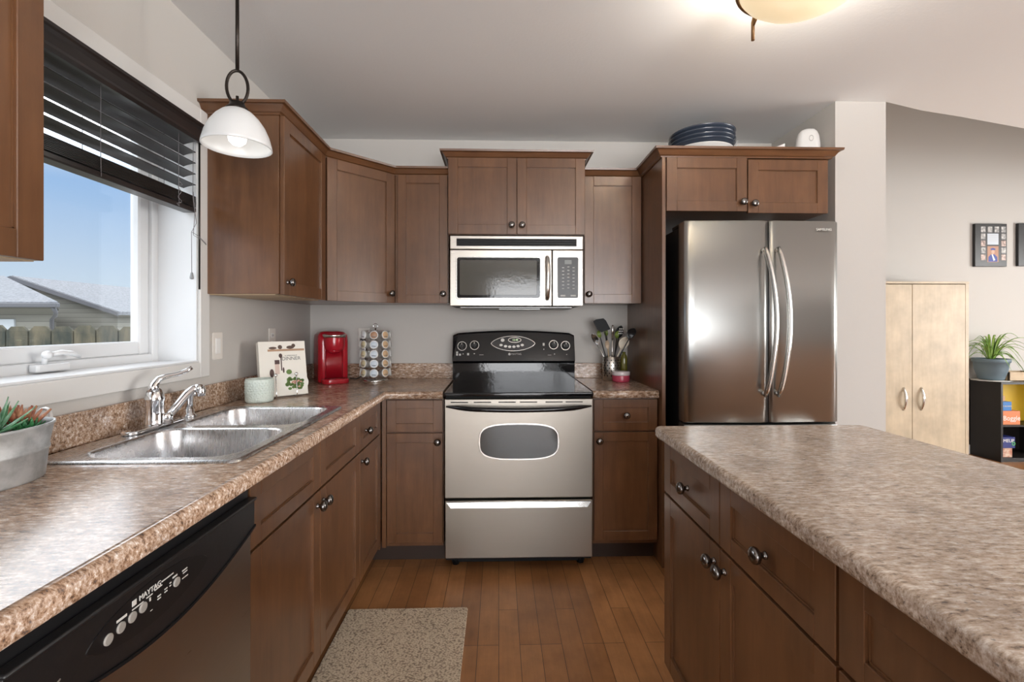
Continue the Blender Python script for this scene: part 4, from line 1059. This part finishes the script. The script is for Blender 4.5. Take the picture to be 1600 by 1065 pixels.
# aloe-like
ALOE = mottled('aloe_green', (.03, .16, .05), (.25, .42, .30), 40, .45)
m = MB()
for k in range(15):
    a = 2.4*k; el = .35+.07*k; leaf(m, (-1.078, 1.035, 1.022), (math.cos(a)*math.cos(el), math.sin(a)*math.cos(el), math.sin(el)), (0, 0, 1), (.085), .009, .004, .12)
o = m.build('aloe', ALOE); tag(o, 'spiky green and white striped aloe at the left of the metal tub', 'succulent', 'succulents in the metal tub')
ORG = mottled('orange_succulent', (.22, .035, .03), (.50, .26, .13), 38, .4)
m = MB()
for k in range(26):
    a = 2.4*k; el = .55+.035*k; r_ = .030*(1-k/30); leaf(m, (-1.115+r_*math.cos(a), 1.115+r_*math.sin(a), 1.022), (math.cos(a)*math.cos(el), math.sin(a)*math.cos(el), math.sin(el)), (0, 0, 1), .052, .0085, .007, .1)
o = m.build('jelly_bean_succulent', ORG); tag(o, 'orange red plump-leaved succulent at the back of the metal tub', 'succulent', 'succulents in the metal tub')
DG = mottled('dark_green_succ', (.01, .09, .03), (.05, .24, .08), 50, .4)
m = MB()
for k in range(24):
    a = 2.4*k; el = .30+.05*k; leaf(m, (-1.068+.012*math.cos(a), 1.095+.012*math.sin(a), 1.022), (math.cos(a)*math.cos(el), math.sin(a)*math.cos(el), math.sin(el)), (0, 0, 1), .027, .006, .004, .15)
o = m.build('echeveria', DG); tag(o, 'small dark green rosette succulent at the right end of the metal tub', 'succulent', 'succulents in the metal tub')
m = MB()
for k in range(20):
    a = 2.4*k; leaf(m, (-1.150, 1.07, 1.022+k*.0028), (math.cos(a)*.8, math.sin(a)*.8, .6), (0, 0, 1), .016, .005, .004, .1)
m.tube([(-1.150, 1.07, 1.018), (-1.150, 1.07, 1.078)], .003, 6)
o = m.build('dark_succulent', mottled('purple_succ', (.03, .012, .02), (.10, .04, .06), 50, .45)); tag(o, 'dark purple upright succulent stem behind the aloe', 'succulent', 'succulents in the metal tub')

# ================================================================== ON TOP OF FRIDGE CABINET
TZ = 2.136
wb = MB(); wb.lathe([(.06, 0), (.065, .004), (.075, .02), (.14, .07), (.168, .100), (.170, .103), (.165, .103), (.12, .06), (.06, .012), (.001, .010)], (1.150, 2.66, TZ), n=44)
wb = wb.build('white_bowl', WHITEP); tag(wb, 'large white bowl under the stack of dark plates above the fridge', 'bowl')
NAVY = M('navy_glaze', (.045, .058, .085), .22, spec=.8)
for k in range(4):
    t = MB(T=Matrix.Translation((1.150+.003*(k % 2), 2.655, TZ+.104+k*.023)) @ Matrix.Rotation(-.02, 4, 'Y'))
    t.lathe([(.13, 0), (.158, .004), (.172, .019), (.178, .024), (.175, .0265), (.168, .024), (.152, .010), (.001, .007)], n=48)
    o = t.build('dark_plate', NAVY); tag(o, 'dark navy plate in the stack above the fridge, %s' % ['lowest of four', 'second from the bottom', 'third from the bottom', 'topmost'][k], 'plate', 'dark plates stacked above the fridge')
ap = thing('air_purifier', 'white rounded small appliance standing right on top of the fridge cabinet', 'air purifier', (1.728, 2.60, TZ), math.radians(-25))
m = MB(); R = []
for k, (z, s_) in enumerate(((0, .9), (.006, 1), (.08, 1.0), (.13, .97), (.17, .88), (.195, .74), (.210, .52), (.217, .2))):
    R.append(rrect(-.062*s_, .062*s_, -.040*min(1, s_+.1), .040*min(1, s_+.1), .03*s_+.004, 6, z))
m.rings(R); m.build('housing', WHITEP, ap, False)
m = MB(T=Matrix.Translation((.012, -.040, .152)) @ Matrix.Rotation(PI/2, 4, 'X')); m.rings([[(.011*q*math.cos(2*PI*k/20), .017*q*math.sin(2*PI*k/20), .002) for k in range(20)] for q in (1, .75)], False, False); m.build('button_ring', PRINTG, ap, False)
m = MB(); m.rings([[(1.46, 2.56, TZ), (1.47, 2.70, TZ), (1.47, 2.70, TZ+.05), (1.46, 2.56, TZ+.075)], [(1.575, 2.56, TZ), (1.575, 2.70, TZ), (1.575, 2.70, TZ+.10), (1.575, 2.56, TZ+.122)]], smooth=False)
o = m.build('white_tray', WHITEP); tag(o, 'white wedge-shaped tray lying left of the white appliance above the fridge', 'tray')
m = MB(); m.tube([(1.34, 2.52, TZ+.002), (1.325, 2.55, TZ+.05), (1.315, 2.58, TZ+.11), (1.33, 2.60, TZ+.15)], .0025, 8)
m.tube([(1.34, 2.52, TZ+.002), (1.42, 2.6, TZ+.003), (1.6, 2.72, TZ+.003)], .0025, 8)
o = m.build('power_cord', WHITEP); o.parent = ap; o.matrix_parent_inverse = (Matrix.Translation(ap.location) @ Matrix.Rotation(ap.rotation_euler.z, 4, 'Z')).inverted()

# ================================================================== RUG
m = MB(); m.slab(-.66, -.137, 1.35, 2.10, 0, .009, .012, .003); o = m.build('kitchen_mat', rug_mat()); tag(o, 'beige woven kitchen mat on the wood floor in front of the sink', 'rug')

# ================================================================== DINING ROOM
CX0, CX1, CY0, CY1 = 3.150, 4.170, 4.08, 4.49
bc = thing('storage_cabinet', 'pale birch two-door storage cabinet against the dining room wall', 'cabinet', (3.66, 4.3, 0))
m = MB(); m.box(CX0, CX0+.018, CY0-.0, CY1, 0, 1.640); m.box(CX1-.018-.012, CX1, CY0-.0, CY1, 0, 1.640, .001); m.box(CX0, CX1, CY0-.004, CY1, 1.622, 1.642, .001); m.box(CX0, CX1, CY1-.01, CY1, 0, 1.64); m.box(CX0, CX1, CY0+.02, CY1, 0, .08)
m.build('carcass', BIRCH, bc)
for i, (a, b_) in enumerate(((CX0+.020, 3.652), (3.656, CX1-.034))):
    m = MB(); m.box(a, b_, CY0-.002, CY0+.016, .085, 1.616, .0015); d1 = m.build('door', BIRCH, bc)
    hx = 3.575 if i == 0 else 3.735
    m = MB(); pts = [(hx, CY0-.002-.028*math.sin(PI*k/10), .505+.20*k/10) for k in range(11)]; m.tube(pts, [.007+.004*math.sin(PI*k/10) for k in range(11)], 10); m.build('handle', SATIN, d1)
ESP = M('espresso_shelf', (.010, .008, .007), .4)
sh = thing('bookcase', 'low black bookcase holding board games right of the birch cabinet', 'bookcase', (5.1, 4.35, 0))
SXa, SXb, SYa, SYb, SZ = 4.595, 5.60, 4.20, 4.49, .735
m = MB(); m.box(SXa, SXa+.02, SYa, SYb, 0, SZ-.02, .001); m.box(SXb-.02, SXb, SYa, SYb, 0, SZ-.02, .001); m.box(SXa, SXb, SYb-.008, SYb, 0, SZ); m.box(SXa+.495, SXa+.51, SYa, SYb, 0, SZ); m.box(SXa+.02, SXb-.02, SYa+.01, SYb, 0, .02)
m.build('frame', ESP, sh)
MB().box(SXa-.004, SXb, SYa-.006, SYb, SZ-.022, SZ, .001).build('top_board', ESP, sh)
MB().box(SXa+.02, SXb-.02, SYa+.004, SYb, .322, .338, .001).build('shelf_board', ESP, sh)
MB().box(SXa+.02, SXb-.02, SYa+.004, SYb, .02, .038, .001).build('shelf_board', ESP, sh)
def gbox(name, label, x0, x1, y0, y1, z0, z1, mat, txt=None, size=.03, tcol=None, off=(0, 0), cat='board game box'):
    t = thing(name, label, cat, ((x0+x1)/2, (y0+y1)/2, z0))
    MB().box(x0, x1, y0, y1, z0, z1, .001).build('carton', mat, t)
    if txt: text('lettering', txt, size, FB((x0+x1)/2+off[0], (z0+z1)/2+off[1], y0-.0008), tcol or PRINTW, t, .0006)
    return t
gbox('game_box', 'blue game box on the upper shelf, resting on the orange game box', 4.60+.025, 4.735, 4.235, 4.42, .466, .548, M('box_blue', (.03, .16, .42), .4), 'PICTURE PAIRS', .016)
gbox('game_box', 'orange game box lettered Boggle on the upper shelf', 4.622, 4.805, 4.225, 4.44, .339, .465, M('box_orange', (.62, .20, .08), .4), 'Boggle', .062, off=(.01, -.005))
gbox('game_box', 'tan game box, topmost on the upper shelf behind the blue box', 4.620, 4.70, 4.26, 4.42, .549, .60, M('box_tan', (.45, .26, .14), .5))
MB()
o = MB().box(4.72, 5.06, 4.40, 4.475, .339, .700, .003).build('yellow_binder', M('yellow', (.68, .45, .03), .5)); tag(o, 'tall yellow box standing at the back of the upper shelf', 'box')
gbox('game_box', 'navy game box with white letters TIMEUP on the lower shelf', 4.618, 4.752, 4.22, 4.44, .125, .225, M('box_navy', (.02, .03, .16), .4), 'TIMEUP', .042, off=(-.014, .016))
m = MB(T=FB(4.735, .165, 4.2195)); m.rings([[(q*math.cos(2*PI*k/20), q*math.sin(2*PI*k/20), .0012) for k in range(20)] for q in (.017, .010)], False, False)
o = m.build('green_swirl', M('print_lime', (.08, .42, .10), .5)); o.parent = [x for x in S.objects if x.name.startswith('game_box') and 'navy' in x.get('label', '')][0]; o.location = -o.parent.location
gbox('game_box', 'cream and rust patterned box beneath the navy game box', 4.620, 4.735, 4.23, 4.44, .039, .124, mottled('box_rust', (.42, .14, .08), (.66, .52, .40), 30, .5))
# plant
PY = 4.34; PX = 4.50+.125
fp = thing('potted_plant', 'spider plant in a blue grey pot on the black bookcase', 'potted plant', (4.585+.065, PY, SZ))
pot = MB().lathe([(.085, .006), (.092, .01), (.118, .10), (.126, .165), (.132, .168), (.136, .172), (.136, .200), (.130, .203), (.122, .198), (.120, .18)], n=36, cap1=False).build('pot', M('slate_pot', (.115, .165, .20), .45), fp, False)
MB().lathe([(.12, .175), (.12, .185), (.001, .19)], n=24).build('soil', M('soil2', (.03, .02, .015), .9), fp, False)
LEAFM = mottled('spider_leaf', (.08, .22, .02), (.34, .50, .12), 14, .5)
def strap(m, base, a, L, rise, droop, w_, n=12):
    R = []; ca, sa = math.cos(a), math.sin(a)
    if sa > .2: L = min(L, .12/sa)
    for k in range(n+1):
        u = k/n; r_ = L*u*(.55+.45*u); z = rise*math.sin(min(PI, u*PI*.62))*1.0-droop*u**2.6
        c0 = Vector(base)+Vector((ca*r_, sa*r_, z)); s_ = Vector((-sa, ca, 0)); ww = w_*(1-u**2.2)*(.55+.9*u*(1-u)*2)+.0008
        up = Vector((0, 0, 1)); R.append([tuple(c0-s_*ww+up*ww*.35), tuple(c0), tuple(c0+s_*ww+up*ww*.35), tuple(c0+s_*ww*.6-up*.0012), tuple(c0-up*.0025), tuple(c0-s_*ww*.6-up*.0012)])
    m.rings(R)
m = MB()
for k in range(30):
    a = 2.4*k+.3; L = random.uniform(.16, .30); strap(m, (.03*math.cos(a), .03*math.sin(a)*.6, .19), a, L, random.uniform(.10, .22), random.uniform(.02, .20), .0075)
for a, L, ri, dr_ in ((0, .52, .26, .12), (.12, .36, .20, .22), (-.2, .30, .14, .34), (.3, .42, .28, .06), (-.5, .26, .12, .30), (PI, .30, .22, .08), (2.8, .25, .18, .1)):
    strap(m, (.02, 0, .19), a, L, ri, dr_, .008)
for k in range(14):
    a = 2.4*k; strap(m, (.02*math.cos(a), .02*math.sin(a), .19), a, .07+.04*random.random(), .20+.05*random.random(), .01, .010)
fol = m.build('foliage', LEAFM, fp, False)
m = MB(); n = 40
R = [[((.155+.006*math.cos(9*2*PI*k/n*1.0))*q*math.cos(2*PI*k/n)+fp.location.x, (.130+.004*math.cos(9*2*PI*k/n))*q*math.sin(2*PI*k/n)+PY, z) for k in range(n)] for q, z in ((1, SZ+.0006), (1, SZ+.003), (.05, SZ+.0045))]
o = m.rings(R).build('doily', M('lace', (.70, .68, .64), .8, bump=(200, .6))); tag(o, 'white lace doily under the spider plant pot', 'doily')
fp.location.z = SZ+.0045
wbx = thing('wooden_box', 'pale wooden box on the bookcase right of the spider plant', 'box', (4.86, 4.33, SZ))
m = MB(); m.box(4.665+.06, 5.02, 4.25, 4.262, SZ, SZ+.085, .001); m.box(4.725, 5.02, 4.40, 4.412, SZ, SZ+.085, .001); m.box(4.725, 4.737, 4.25, 4.412, SZ, SZ+.085, .001); m.box(5.008, 5.02, 4.25, 4.412, SZ, SZ+.085, .001); m.box(4.725, 5.02, 4.25, 4.412, SZ, SZ+.008)
m.build('box_sides', PALEWOOD, wbx)
# collage frames
PH = [mottled('photo_grey', (.12, .12, .12), (.62, .60, .58), 45, .4), mottled('photo_warm', (.16, .10, .08), (.66, .50, .44), 45, .4)]
def collage(label, x0, z0, w_, h_, full):
    t = thing('photo_frame', label, 'picture frame', (x0+w_/2, 4.5, z0+h_/2))
    MB().box(x0, x0+w_, 4.472, 4.499, z0, z0+h_, .004, 2).build('frame', BLACKP, t)
    f4 = FB(x0, z0, 4.472)
    cols = [.075, .215+.0, .0, .0]
    pos = [(.06+k*.068, h_-.085) for k in range(4)]
    pos += [(.06, h_-.085-.068*k) for k in range(1, 5)] + [(.06+3*.068, h_-.085-.068*k) for k in range(1, 5)]
    for i, (u, v) in enumerate(pos):
        m = MB(T=f4); m.box(u, u+.044, v, v+.056, -.001, .0012); m.build('photo', PH[i % 2 if i > 3 else 0], t)
    m = MB(T=f4); m.box(.123, .123+.112, h_-.085-.120, h_-.085-.012, -.001, .0012); m.build('text_card', M('pale_card', (.55, .60, .66), .5), t)
    m = MB(T=f4)
    for k in range(4): m.box(.14, .218, h_-.115-.018*k, h_-.112-.018*k, .001, .0018)
    m.build('card_lines', PRINTG, t)
    a, b_ = .123, h_-.085-.290
    m = MB(T=f4); m.box(a, a+.112, b_, b_+.155, -.001, .0012); g = m.build('portrait_background', M('photo_sunset', (.42, .22, .14), .5), t)
    m = MB(T=f4); m.prism([(a+.01, b_+.004), (a+.10, b_+.004), (a+.098, b_+.05), (a+.072, b_+.075), (a+.035, b_+.075), (a+.012, b_+.05)], .0012, .0018)
    m.prism([(a+.028, b_+.128), (a+.055, b_+.138), (a+.084, b_+.128), (a+.074, b_+.118), (a+.036, b_+.118)], .0012, .0022); m.build('gown', M('photo_blue', (.03, .06, .30), .5), g)
    m = MB(T=f4); m.prism(list(disc(a+.055, b_+.100, .017, .022)), .0012, .0020); m.build('face', M('photo_skin', (.60, .38, .28), .5), g)
    m = MB(T=f4); m.prism([(a+.040, b_+.078), (a+.052, b_+.078), (a+.078, b_+.02), (a+.060, b_+.012)], .0016, .0024); m.build('sash', PRINTW, g)
collage('black collage frame of school photos, the fully visible one above the plant', 4.632, 1.826, .322, .418, True)
collage('black collage frame of photos cut off by the right edge of the picture', 5.068, 1.832, .322, .418, False)
